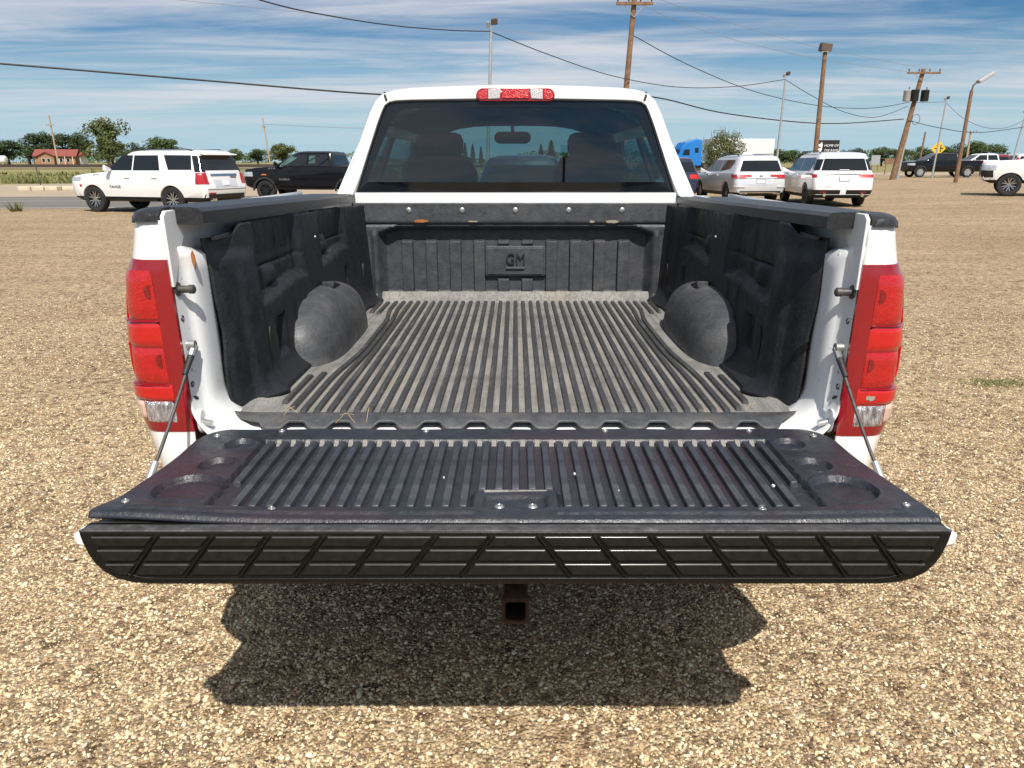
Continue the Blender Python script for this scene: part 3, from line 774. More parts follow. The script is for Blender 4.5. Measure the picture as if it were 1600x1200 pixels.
for k in range(10):                                    # raised upright ribs
    x0 = -.521 + k * (1.042 / 9)
    segs = [(.948, 1.205)] if not 4 <= k <= 5 else [(.948, 1.022), (1.176, 1.205)]
    for a, b_ in segs:
        b = MB(); b.hexa([(x0 - .029, 3.765, a), (x0 + .029, 3.765, a), (x0 + .029, 3.765, b_), (x0 - .029, 3.765, b_)], [(x0 - .026, 3.730, a + .003), (x0 + .026, 3.730, a + .003), (x0 + .026, 3.730, b_ - .012), (x0 - .026, 3.730, b_ - .012)]); b.build('bulkhead_rib', 'liner_bulkhead', LN, 0, .003)
def rrect(w, h, r, n=5):
    p = []
    for cx, cz, a0 in ((w - r, h - r, 0), (-w + r, h - r, 90), (-w + r, -h + r, 180), (w - r, -h + r, 270)):
        for k in range(n + 1): a = R(a0 + 90 * k / n); p.append((cx + r * math.cos(a), cz + r * math.sin(a)))
    return p
b = MB(); b.prism(rrect(.146, .073, .012), lambda p, h: (p[0], 3.756 - h, 1.099 + p[1]), 0, .024); b.build('emblem_frame', 'liner_bulkhead', LN, 30, .004)
b = MB(); b.prism(rrect(.138, .065, .010), lambda p, h: (p[0], 3.735 - h, 1.099 + p[1]), 0, .0075); b.build('emblem_plate', 'liner_bulkhead', LN, 30, .003)
tx = text_mesh('GM', .078, .006, 'emblem_letters', 'liner_wall', LN); tx.rotation_euler = (R(90), 0, 0); tx.location = Vector((0, 3.724, 1.108)); tx.scale = (.82, 1.0, 1)
b = MB(); b.box((0, 3.724, 1.067), (.092, .012, .010)); b.build('emblem_bar', 'liner_dome', LN, 0, .002)
for k in range(5):
    b = MB(); b.lathe([(0, 0), (.013, 0), (.012, .003), (.007, .005), (0, .0055)], 14, 'y'); b.v = [(x - .50 + .25 * k, 3.683 - y, z + 1.343) for x, y, z in b.v]
    sc_ = b.build('bulkhead_screw', 'bolt_steel', LN, 30)
for (x0, z0, w_, h_) in ((-.445, 1.2925, .040, .0085), (.455, 1.2905, .036, .008), (.36, 1.290, .014, .007), (-.20, 1.291, .03, .004)):
    b = MB(); rr = random.Random(int(x0 * 1000)); b.prism([(w_ * rr.uniform(.7, 1) * math.cos(a), h_ * rr.uniform(.7, 1) * math.sin(a)) for a in [2 * math.pi * k / 18 for k in range(18)]], lambda p, h: (x0 + p[0], 3.6825 - h, z0 + p[1]), -.002, .0012); b.build('rust_spot', 'rust' if w_ > .02 and h_ > .008 else 'fabric_tan', LN, 0)
# dry stalks caught at the liner lip
for (x0, y0, l_, a0) in ((-.47, 1.90, .05, .3), (-.39, 1.905, .03, 1.4), (-.62, 1.93, .05, .9), (-.64, 1.96, .06, -.3), (.62, 1.98, .04, .5), (-.42, 1.90, .04, 2.9)):
    b = MB(); b.tube([(x0, y0, FL - .006), (x0 + math.cos(a0) * l_ * .5, y0 + .01, FL + .018), (x0 + math.cos(a0) * l_, y0 + math.sin(a0) * .02, FL + .010 + .02 * math.sin(a0))], .0006, 5)
    b.build('dry_stalk', 'straw', LN, 0)

# ---- tailgate, lowered
GT = MB(); GT.box((0, 1.595, .838), (1.60, .50, .075)); G = GT.build('tailgate', 'white_paint', T, 30, .02)
for s in (-1, 1):
    b = MB(); b.hexa([(s * .78, 1.335, .832), (s * .849, 1.335, .850), (s * .849, 1.37, .850), (s * .78, 1.42, .832)], [(s * .78, 1.335, .884), (s * .851, 1.335, .874), (s * .851, 1.37, .874), (s * .78, 1.42, .884)])
    b.build('gate_corner', 'white_paint', G, 30, .006)
def gate_w(y):
    t_ = sst(1.70, 1.86, y); c = max(0, (y - 1.765) / .095)
    return .815 - .030 * sst(1.34, 1.70, y) - (.075 * (1 - math.sqrt(max(0, 1 - min(1, c) ** 2))))
CUPS = ((.688, 1.485, .067, .012), (.674, 1.616, .038, .011), (.665, 1.748, .034, .010))
def gate_z(x, y):
    a = abs(x); z = .9025
    sunk = boxm(-.618, .618, x, .006) * boxm(1.398, 1.782, y, .006)
    sunk *= 1 - boxm(-.088, .088, x, .010) * boxm(1.30, 1.478, y, .010)
    z -= .013 * sunk
    for cx, cy, r_, d in CUPS:
        q = math.hypot(a - cx, y - cy)
        if q < r_ + .02: z -= d * (1 - sst(r_ - .004, r_, q)) ; z += .003 * boxm(r_ + .001, r_ + .006, q, .004)
    z += .006 * boxm(.075, .762, a, .02) * boxm(1.362, 1.374, y, .008)
    z -= .012 * (1 - sst(1.333, 1.347, y)) + .0
    z += (.016 * sst(.42, .80, a) if x < 0 else .004 * sst(.5, .8, a)) * (1 - sst(1.34, 1.46, y))
    z -= .010 * boxm(-.062, .062, x, .012) * boxm(1.400, 1.452, y, .02)
    z += .0012 * math.sin(x * 17) * math.sin(y * 9)
    return z
m = MB()
def gf(u, v):
    y = 1.336 + (1.857 - 1.336) * v; x = (2 * u - 1) * gate_w(y); return (x, y, gate_z(x, y))
m.grid(gf, 440, 150)
GL = m.build('tailgate_liner', 'gate_liner', G, 50, recalc=False); GL.modifiers.new('thickness', 'SOLIDIFY').thickness = .008
rm = {}
ng = 35
for i in range(ng):
    x0 = (i - (ng - 1) / 2) * .0352; a = abs(x0); y0 = 1.402 if a < .59 else 1.52
    if a < .092: y0 = 1.486
    key = y0
    if key not in rm:
        b = MB(); b.hexa([(-.0098, y0, -.004), (.0098, y0, -.004), (.0098, 1.778, -.004), (-.0098, 1.778, -.004)], [(-.0075, y0 + .004, .0115), (.0075, y0 + .004, .0115), (.0075, 1.770, .0125), (-.0075, 1.770, .0125)])
        bm_ = b.mesh('gate_rib', 'gate_rib', 30); rm[key] = bm_
    o = bpy.data.objects.new('gate_rib', rm[key]); C.objects.link(o); o.parent = G; o.location = (x0, 0, .8905)
    md = o.modifiers.new('bevel', 'BEVEL'); md.width = .0022; md.segments = 2
    # pale block at the hinge end of every groove, painting its sunlit end wall
    if i < ng - 1:
        b = None
        if 'tick' not in rm:
            b = MB(); b.hexa([(-.006, 1.766, -.003), (.006, 1.766, -.003), (.006, 1.783, -.003), (-.006, 1.783, -.003)], [(-.0055, 1.776, .010), (.0055, 1.776, .010), (.0055, 1.783, .011), (-.0055, 1.783, .011)]); rm['tick'] = b.mesh('groove_end_lit', 'dusty_floor', 0)
        o = bpy.data.objects.new('groove_end_lit', rm['tick']); C.objects.link(o); o.parent = G; o.location = (x0 + .0176, 0, .8905)
# screws in the gate liner
screw = MB().lathe([(0, -.004), (.0115, -.004), (.0115, .002), (.009, .0045), (.005, .0055), (.004, .004), (0, .004)], 14, 'z').mesh('liner_screw', 'bolt_steel', 30)
for x0, y0 in ((-.479, 1.380), (.485, 1.380), (-.775, 1.402), (.775, 1.396), (-.742, 1.800), (.742, 1.800), (-.592, 1.838), (.592, 1.838), (-.227, 1.838), (.227, 1.838), (-.032, 1.398), (.034, 1.398)):
    o = bpy.data.objects.new('liner_screw', screw); C.objects.link(o); o.parent = G; o.location = (x0, y0, gate_z(x0, y0) + .002); k_ = .9 if abs(x0) < .1 else .7; o.scale = (k_, k_, k_)
b = MB(); b.hexa([(-.058, 1.444, .889), (.058, 1.444, .889), (.066, 1.474, .889), (-.066, 1.474, .889)], [(-.058, 1.446, .893), (.058, 1.446, .893), (.066, 1.474, .9045), (-.066, 1.474, .9045)]); b.build('latch_cover', 'dusty_floor', G, 0)
# small pale paint flecks scraped onto the gate
for x0, y0, r_ in ((.130, 1.565, .0035), (.545, 1.500, .0055), (.215, 1.475, .002), (-.155, 1.545, .003)):
    rr = random.Random(int(x0 * 999)); b = MB(); b.prism([(r_ * rr.uniform(.3, 1) * math.cos(a), r_ * 1.5 * rr.uniform(.3, 1) * math.sin(a)) for a in [2 * math.pi * k / 9 for k in range(9)]], lambda p, h: (x0 + p[0], y0 + p[1], .9005 + h), .0, .0032); b.build('paint_fleck', 'plate_white', G, 0)
# black step trim on the gate's top edge
half = [(.0, .785), (.695, .785), (.730, .788), (.758, .796), (.781, .810), (.797, .829), (.807, .850), (.814, .874), (.818, .896)]
poly = [(-x, z) for x, z in reversed(half[1:])] + half
m = MB(); m.prism(poly, lambda p, h: (p[0], h, p[1]), 1.302, 1.345); TR = m.build('step_trim', 'gate_trim_plastic', G, 30, .004)
m = MB(); m.hexa([(-.818, 1.3035, .8935), (.818, 1.3035, .8935), (.795, 1.40, .886), (-.795, 1.40, .886)], [(-.818, 1.3035, .8985), (.818, 1.3035, .8985), (.795, 1.40, .890), (-.795, 1.40, .890)]); m.build('trim_top', 'gate_trim_worn', G, 0, .002)
def out_half(z):       # half width of the trim at a height
    pts = [(z_, x_) for x_, z_ in half[1:]]; return lerp_tab(pts, z)
t_ = NT('tread_plastic'); t_.set('Base Color', t_.ramp(t_.noise(60, 4), [(.3, (.0075, .007, .006)), (.7, (.015, .0142, .012))])); t_.set('Roughness', .45); t_.set('Specular IOR Level', .2)
pm('tread_gloss', (.05, .05, .048), .22, var=.2, scale=60, spec=.9)
rows = ((.868, .8885), (.8375, .8610), (.8080, .8315))
def bar_x(k, z): return .046 + .1045 * k + (.8885 - z) * .68
for z0, z1 in rows:
    for s in (-1, 1):
        for k in range(-1, 8):
            if k == -1 and s < 0: continue
            def edge(z, kk, o_): return bar_x(kk, z) + o_
            if k == -1: xs = [(-edge(z0, 0, -.007), edge(z0, 0, -.007)), (-edge(z1, 0, -.007), edge(z1, 0, -.007))]
            else:
                lim0, lim1 = out_half(z0) - .026, out_half(z1) - .022
                xs = [(edge(z0, k, .007), min(edge(z0, k + 1, -.007) if k < 6 else 9, lim0)), (edge(z1, k, .007), min(edge(z1, k + 1, -.007) if k < 6 else 9, lim1))]
                if k > 6 or xs[0][1] - xs[0][0] < .012: continue
                if s < 0: xs = [(-b_, -a_) for a_, b_ in xs]
            (a0, a1), (b0, b1) = xs
            m = MB(); m.hexa([(a0, 1.3035, z0), (a1, 1.3035, z0), (b1, 1.3035, z1), (b0, 1.3035, z1)], [(a0 + .002, 1.2975, z0 + .001), (a1 - .002, 1.2975, z0 + .001), (b1 - .002, 1.2985, z1 - .0046), (b0 + .002, 1.2985, z1 - .0046)])
            tp = m.build('tread_panel', 'tread_plastic', G, 0)
            m = MB(); m.tube([(b0 + .003, 1.2988, z1 - .0028), (b1 - .003, 1.2988, z1 - .0028)], .0017, 8); m.build('tread_edge', 'tread_gloss', G, 60)
for s in (-1, 1):                                  # slanted ridges between the treads
    for k in range(7):
        za, zb = .8045, .8905; xa, xb = bar_x(k, za), bar_x(k, zb); w_ = .0042
        if xa > out_half(za) - .03: continue
        m = MB(); m.hexa([(s * (xa - w_), 1.3035, za), (s * (xa + w_), 1.3035, za), (s * (xb + w_), 1.3035, zb), (s * (xb - w_), 1.3035, zb)], [(s * (xa - w_ * .4), 1.2955, za + .002), (s * (xa + w_ * .4), 1.2955, za + .002), (s * (xb + w_ * .4), 1.2955, zb - .004), (s * (xb - w_ * .4), 1.2955, zb - .004)]); m.build('tread_ridge', 'gate_trim_plastic', G, 0)
m = MB(); pl = [(-x, z) for x, z in reversed(half[1:])] + half
rim = [p for p in pl if p[1] < .86]
m.tube([(x * .972, 1.302, z + .0125) for x, z in rim], .0022, 6); m.build('trim_bead', 'gate_trim_plastic', G, 60)
# cables
for s in (-1, 1):
    dz = RZ * .6 if s > 0 else 0
    top = Vector((s * .796, 1.872, 1.118 + dz)); bot = Vector((s * .829, 1.600, .862)); d = (bot - top).normalized()
    m = MB(); pts = [top.lerp(bot, t_) + Vector((0, 0, -.006 * math.sin(math.pi * t_))) for t_ in [k / 14 for k in range(15)]]
    m.tube(pts, .0042, 8); cb_ = m.build('tailgate_cable', 'dark_steel', T, 60)
    m = MB(); m.tube([pts[0] + d * .03, pts[0] + d * .085], [.0085, .0065], 10); m.build('cable_sleeve', 'black_plastic', cb_, 60)
    m = MB(); m.prism([(.012 * math.cos(a), .012 * math.sin(a)) for a in [2 * math.pi * k / 14 for k in range(14)]] , lambda p, h: (s * (.8125 - h), 1.868 + p[0], 1.122 + p[1] + dz), 0, .022); m.build('cable_bolt', 'bolt_steel', cb_, 30, .002)
    m = MB(); m.tube([top, top + d * .035], [.010, .008], 8); m.build('cable_eye', 'bolt_steel', cb_, 30)
    m = MB(); m.tube([bot - d * .055, bot], .0085, 10); m.build('cable_end', 'galvanised', cb_, 30)
# ---- bumper, hitch, underside
def bump_ring(z, off):
    pts = []
    for k in range(41):
        u = -1 + 2 * k / 40; x = .965 * math.copysign(abs(u) ** .9, u); y = 1.735 + .19 * abs(u) ** 7 - off; pts.append((x, y, z))
    return pts + [(x * .98, 2.02, z) for x, y, z_ in reversed(pts)]
m = MB(); m.loft([bump_ring(.52, -.03), bump_ring(.56, 0), bump_ring(.68, .0), bump_ring(.73, -.012)])
BP = m.build('rear_bumper', 'chrome', T, 40)
m = MB(); m.loft([[(x * .985, y + .012, z) for x, y, z in bump_ring(.7315, -.02)], [(x * .975, y + .016, z) for x, y, z in bump_ring(.745, -.024)]]); m.build('bumper_step_pad', 'black_plastic', BP, 40)
def sq(h): return [(h, -h), (h, h), (-h, h), (-h, -h)]
m = MB()
oz, yh = .470, 1.70
def hring(h, y): return [(p[0], y, oz + p[1]) for p in rrect(h, h, .008, 3)]
m.loft([hring(.0255, 2.1), hring(.0255, yh + .004), hring(.0285, yh), hring(.0355, yh + .003), hring(.036, yh + .022), hring(.032, yh + .026), hring(.032, 2.1)], cap=False)
HT = m.build('hitch_receiver', 'rust_steel', T, 30)
m = MB(); m.box((0, 1.86, .58), (.075, .10, .15)); m.build('hitch_bracket', 'frame_black', HT, 0, .006)
for s in (-1, 1):
    m = MB(); m.tube([(s * .036, 1.735, .525)] + [(s * (.046 + .028 * math.sin(a)), 1.735, .528 - .022 * math.cos(a) + .03) for a in [R(18 * k) for k in range(0, 6)]] + [(s * .074, 1.735, .60)], .0055, 8); m.build('chain_loop', 'dark_steel', HT, 60)
m = MB(); m.tube([(-.55, 2.02, .50), (.55, 2.02, .50)], .038, 10); m.build('hitch_tube', 'frame_black', T, 60)
for s in (-1, 1):
    m = MB(); m.box((s * .45, 4.5, .58), (.08, 5.2, .15)); m.build('frame_rail', 'frame_black', T, 0, .01)
m = MB(); m.box((0, 2.85, .79), (1.5, 1.75, .06)); m.build('bed_floor_pan', 'frame_black', T, 0)
m = MB(); m.tube([(-.80, 2.90, .40), (.80, 2.90, .40)], .05, 10); m.build('rear_axle', 'frame_black', T, 60)
def wheel(parent, c, r, w, outer, spokes=6, mat='alloy', dish='dark_alloy', rimr=.62):
    """c: centre of the wheel, outer: +1/-1 direction of the outside along local y (vehicles) or x (hero)"""
    e = empty('wheel', c, 0, parent)
    m = MB(); h = w / 2
    m.lathe([(r * rimr, -h * .80), (r * .82, -h), (r * .95, -h * .92), (r, -h * .62), (r, h * .62), (r * .95, h * .92), (r * .82, h), (r * rimr, h * .80)], 30, 'y', cap=False); m.build('tyre', 'rubber', e, 40)
    m = MB(); m.lathe([(r * rimr * 1.02, h * .80), (r * rimr * .96, h * .85), (r * rimr * .90, h * .30), (r * .2, h * .25), (0, h * .25)], 30, 'y', cap=False); m.v = [(x, y * outer, z) for x, y, z in m.v]; m.build('rim', dish, e, 40)
    m = MB()
    for k in range(spokes):
        a0 = 2 * math.pi * k / spokes
        for da, wd in ((-.16, .045), (.16, .045)):
            q = Matrix.Rotation(a0, 3, 'Y'); L0, L1 = r * .10, r * rimr * .97
            v = [Vector((L0, 0, da * r * .35 - wd * r)), Vector((L1, 0, da * r * 1.15 - wd * r)), Vector((L1, 0, da * r * 1.15 + wd * r)), Vector((L0, 0, da * r * .35 + wd * r))]
            m.hexa([q @ (p + Vector((0, outer * h * .30, 0))) for p in v], [q @ (p + Vector((0, outer * h * (.62 if p.x < r * .3 else .80), 0))) for p in v])
    m.lathe([(0, outer * h * .3), (r * .16, outer * h * .3), (r * .15, outer * h * .66), (0, outer * h * .68)], 16, 'y'); m.build('spokes', mat, e, 30)
    return e
for s in (-1, 1):
    for yy in (2.90, 6.55):
        w = wheel(T, Vector((s * .84, yy, .40)) - OFF[T.name], .40, .27, 1, 6, 'alloy', 'dark_alloy'); w.rotation_euler = (0, 0, R(-90 if s > 0 else 90))

# ---- cab
CABX = [(1.28, .995), (1.36, .90), (1.41, .842), (1.50, .806), (1.60, .762), (1.70, .720), (1.78, .686), (1.835, .655), (1.868, .617), (1.884, .560), (1.892, .48)]
def cab_section(y, zs=1.0, ins=0.):
    half_ = [(x - ins, z) for z, x in CABX]; top = [(.30 - ins * .5, 1.898), (.15, 1.9015), (0, 1.903)]
    h_ = half_ + top
    return [(-x, y, z) for x, z in h_] + [(x, y, z) for x, z in reversed(h_[:-1])]
WB, WT = 1.420, 1.829
def win_outline(ins=0.):
    """rear glass outline with one point for each cab_section point (left foot over the top to the right foot)"""
    xb, xt = .757 - ins, .603 - ins; z0, z1 = WB + ins, WT - ins * .7; r = .05
    pts = []
    lin = [(-xb, z0), (-xb + (xb - xt) * .12, z0 + (z1 - z0) * .12), (-xb + (xb - xt) * .25, z0 + (z1 - z0) * .25), (-xb + (xb - xt) * .42, z0 + (z1 - z0) * .42), (-xb + (xb - xt) * .60, z0 + (z1 - z0) * .60), (-xb + (xb - xt) * .76, z0 + (z1 - z0) * .76), (-xt - .014, z1 - .045), (-xt + .000, z1 - .018), (-xt + .020, z1 - .005), (-xt + .05, z1), (-xt + .12, z1 + .002), (-.30, z1 + .004), (-.15, z1 + .006), (0, z1 + .007)]
    return lin + [(-x, z) for x, z in reversed(lin[:-1])]
def rear_y(x, z): return 3.722 + .075 * (z - 1.40) + .05 * (x / .75) ** 2 * .9
sec = cab_section(0); win = win_outline()
assert len(sec) == len(win), (len(sec), len(win))
m = MB(); rings = []
for t_ in (0., .0001, .12, .5, .9, 1.):
    ring = []
    for (x, _, z), (wx, wz) in zip(sec, win):
        k_ = max(0, (t_ - .0001)); px, pz = x + (wx - x) * k_, z + (wz - z) * k_
        yy = rear_y(px, pz) + (.10 if t_ == 0 else (.028 if t_ == .0001 else (.006 if t_ == .12 else (.0 if t_ < .9 else (.004 if t_ < 1 else .02)))))
        ring.append((px, yy, pz))
    rings.append(ring)
m.loft(rings, closed=False, cap=False)
CAB = m.build('cab', 'white_paint', T, 45)
m = MB(); m.box((0, 3.742, 1.392), (1.52, .02, .056)); m.build('window_sill_panel', 'white_paint', T, 30, .006)
m = MB(); m.box((0, 3.87, 1.10), (1.90, .10, .60)); m.build('cab_back_wall', 'white_paint', T, 30, .01)
def roof_fn(y):
    f = 1 - .020 * sst(4.8, 5.5, y) - .012 * (1 - sst(3.85, 4.2, y)) * 0; return f
m = MB(); rings = []
for y in (3.845, 3.95, 4.3, 4.8, 5.2, 5.45, 5.56):
    ring = []
    dz = .028 * sst(3.85, 4.5, y) * (1 - sst(5.0, 5.56, y)) - .05 * sst(5.2, 5.56, y)
    for (x, _, z) in sec[5:-5]: ring.append((x, y, z + dz * sst(1.70, 1.86, z)))
    rings.append(ring)
m.loft(rings, closed=False, cap=False); o = m.build('roof', 'white_paint', T, 45); o.modifiers.new('thickness', 'SOLIDIFY').thickness = .03
m = MB(); m.grid(lambda u, v: (-.60 + 1.2 * u, 3.86 + 1.66 * v, 1.845 - .12 * (2 * u - 1) ** 4 - .05 * sst(.85, 1, v)), 12, 8); m.build('headliner', 'headliner', T, 60)
for s in (-1, 1):
    # roof ditch seam
    m = MB(); pts = [(s * .6165, 3.79, 1.8605), (s * .613, 3.80, 1.874), (s * .612, 3.84, 1.880), (s * .612, 4.2, 1.895), (s * .60, 5.4, 1.86)]
    m.tube([(s * .598, rear_y(.6, 1.83) + .003, 1.834), (s * .6035, rear_y(.6, 1.85) + .003, 1.852), (s * .6075, rear_y(.6, 1.86) + .020, 1.8665), (s * .6085, 3.86, 1.8700)], .0065, 6); m.build('roof_seam', 'rubber', T, 60)
    # pillars and side window frames
    for (ya, yb, w_) in ((3.82, 3.90, .10), (4.62, 4.66, .09)):
        m = MB(); m.hexa([(s * .86, ya, 1.28), (s * .93, ya, 1.28), (s * .93, ya + w_, 1.28), (s * .86, ya + w_, 1.28)], [(s * .645, yb, 1.85), (s * .672, yb, 1.83), (s * .672, yb + w_, 1.83), (s * .645, yb + w_, 1.85)]); m.build('door_pillar', 'interior_dark' if w_ < .1 else 'white_paint', T, 0, .01)
    m = MB(); m.tube([(s * .66, 5.50, 1.81), (s * .74, 5.95, 1.55), (s * .82, 6.35, 1.27)], .045, 8); m.build('windscreen_pillar', 'interior_dark', T, 60)
    for (y0, y1, yt0, yt1) in ((3.93, 4.60, 3.96, 4.64), (4.72, 6.2, 4.74, 5.45)):
        m = MB(); m.hexa([(s * .865, y0, 1.30), (s * .870, y0, 1.30), (s * .870, y1, 1.30), (s * .865, y1, 1.30)], [(s * .672, yt0, 1.80), (s * .677, yt0, 1.80), (s * .677, yt1, 1.80), (s * .672, yt1, 1.80)]); m.build('side_window', 'cab_glass', T, 0)
m = MB(); m.grid(lambda u, v: ((-1 + 2 * u) * (.80 - .15 * v), 6.32 - .80 * v - .08 * (2 * u - 1) ** 2, 1.27 + .545 * v), 10, 6); o = m.build('windscreen', 'cab_glass', T, 60)
# rear glass with its black border
w0, w1 = win_outline(.0), win_outline(.048)
def glass_pt(p, dy=0.): return (p[0], rear_y(p[0], p[1]) + .010 + dy, p[1])
m = MB(); n_ = len(w0); m.add([glass_pt(p) for p in w0] + [glass_pt(p) for p in w1], [(i, (i + 1) % n_, n_ + (i + 1) % n_, n_ + i) for i in range(n_)]); RG = m.build('rear_window', 'frit', T, 0)
m = MB()
def gp(u, v):
    z0, z1 = WB + .048, WT - .048 * .7 + .004; z = z0 + (z1 - z0) * v; hw = .709 + (.555 - .709) * v; x = (2 * u - 1) * hw; return glass_pt((x, z))
m.grid(gp, 24, 10); m.build('pane', 'rear_glass', RG, 60)
m = MB(); m.tube([glass_pt(p, -.004) for p in w0] , .0045, 6); m.build('window_seal', 'rubber', RG, 60)
m = MB(); m.prism([(.032 * math.cos(a), .016 * math.sin(a)) for a in [math.pi * k / 10 for k in range(11)]], lambda p, h: (p[0], rear_y(0, 1.46) + .02 + h, WB + .045 + p[1]), 0, .02); m.build('window_latch', 'interior_dark', RG, 30)
# third brake lamp
def capsule(w, h, n=10): return [(w - h + h * math.cos(a), h * math.sin(a)) for a in [math.pi * k / n - math.pi / 2 for k in range(n + 1)]] + [(-w + h + h * math.cos(a), h * math.sin(a)) for a in [math.pi * k / n + math.pi / 2 for k in range(n + 1)]]
cz = 1.8625
def on_rear(p, h): return (p[0], rear_y(p[0], cz + p[1]) + .002 + .25 * max(0, p[1]) - h, cz + p[1] - .008 * (p[0] / .18) ** 2)
m = MB(); m.prism(capsule(.181, .0285), on_rear, -.02, .008); HL = m.build('high_brake_lamp', 'red_lens_dark', T, 30, .003)
for mt, xa, xb, nm in (('red_lens', -.062, .062, 'brake_lens'), ('cargo_clear', -.126, -.066, 'cargo_lens'), ('cargo_clear', .066, .126, 'cargo_lens')):
    m = MB(); m.prism([(xa + (.006 if xa > 0 else 0), -.022), (xb - (.006 if xb < 0 else 0), -.022), (xb, .022), (xa, .022)], on_rear, .0, .012); m.build(nm, mt, HL, 0, .003)
for s in (-1, 1):
    m = MB(); pp = [(s * .130, -.021), (s * .152, -.021)] + [(s * (.152 + .022 * math.sin(a)), -.021 * math.cos(a)) for a in [math.pi * k / 8 for k in range(1, 9)]] + [(s * .130, .021)]
    m.prism(pp, on_rear, 0, .011); m.build('end_lens', 'red_lens', HL, 30, .002)
# lower body, hood
def plan_ring(z, yf, yr, w, r):
    p = []
    for cx, cy, a0 in ((w - r, yf - r, 0), (-w + r, yf - r, 90), (-w + r, yr + .05, 180), (w - r, yr + .05, 270)):
        for k in range(7):
            a = R(a0 + 90 * k / 6); rr_ = r if a0 < 180 else .05; ccx = cx if a0 < 180 else math.copysign(w - .05, cx); p.append((ccx + rr_ * math.cos(a), cy + rr_ * math.sin(a), z))
    return p
m = MB(); m.loft([plan_ring(z, yf, 3.79, w, r) for z, yf, w, r in ((.42, 7.35, .93, .3), (.55, 7.55, .98, .3), (.80, 7.62, 1.0, .28), (1.0, 7.58, 1.0, .26), (1.08, 7.40, .98, .25), (1.16, 6.6, .97, .2), (1.20, 6.3, .96, .1), (1.30, 6.28, .95, .1))])
m.build('lower_body', 'white_paint', T, 40)
# interior
m = MB(); m.grid(lambda u, v: (-.78 + 1.56 * u, 5.75 + .5 * v, 1.30 + .045 * math.sin(v * 3.1) + .03 * boxm(.08, .38, u, .1)), 16, 6); m.build('dashboard', 'interior_dark', T, 60)
for s in (-1, 1):
    m = MB(); rings = []
    for t_, w_, d_, z in ((0, .245, .07, 1.05), (.2, .25, .075, 1.30), (.4, .235, .07, 1.50), (.55, .19, .06, 1.585), (.62, .14, .05, 1.60)):
        rings.append([(s * .47 + w_ * math.copysign(abs(math.cos(a)) ** .5, math.cos(a)), 4.98 + (z - 1.05) * -.12 + d_ * math.copysign(abs(math.sin(a)) ** .6, math.sin(a)), z) for a in [2 * math.pi * k / 20 for k in range(20)]])
    m.loft(rings); ST = m.build('seat', 'seat_grey', T, 60)
    m = MB(); rings = []
    for w_, d_, z in ((.10, .035, 1.58), (.135, .05, 1.61), (.14, .052, 1.68), (.125, .045, 1.72), (.09, .03, 1.733)):
        rings.append([(s * .46 + w_ * math.copysign(abs(math.cos(a)) ** .5, math.cos(a)), 4.97 + d_ * math.copysign(abs(math.sin(a)) ** .6, math.sin(a)), z) for a in [2 * math.pi * k / 18 for k in range(18)]])
    m.loft(rings); m.build('head_rest', 'seat_grey', ST, 60)
m = MB(); m.tube([(-.47 + .185 * math.cos(a), 5.62 - .07 * math.sin(a), 1.27 + .165 * math.sin(a)) for a in [2 * math.pi * k / 24 for k in range(25)]], .014, 8); m.build('steering_wheel', 'interior_dark', T, 60)
m = MB(); m.prism(capsule(.128, .040), lambda p, h: (p[0] - .02, 5.60 + h, 1.722 + p[1]), 0, .03); MR = m.build('mirror', 'interior_dark', T, 30, .008)
m = MB(); m.tube([(-.02, 5.63, 1.75), (-.02, 5.66, 1.81)], .012, 8); m.build('mirror_stalk', 'interior_dark', MR, 30)

# the bed opens slightly towards the top: lean its sides, lamps, jambs and caps outwards together
LEAN = ('bed_side', 'tail_lamp', 'brake_lens', 'tail_lens', 'turn_lens', 'reflector_lens', 'reverse_lens', 'wrap_reflection', 'lens_', 'bulb_socket', 'tailgate_jamb', 'jamb_', 'inner_panel', 'latch_striker', 'hinge_', 'rail_cap', 'cap_end', 'side_wall', 'tailgate_cable', 'cable_', 'wall_slot', 'liner_clip', 'drain_hole')
seen = set()
def lean(o):
    if o.type == 'MESH' and o.name.startswith(LEAN) and o.data.name not in seen and (o.parent is None or not o.parent.name.startswith('high_brake')):
        seen.add(o.data.name)
        for v in o.data.vertices: v.co.x *= 1 + .045 * max(0., v.co.z - .92)
    for c in o.children: lean(c)
lean(T)

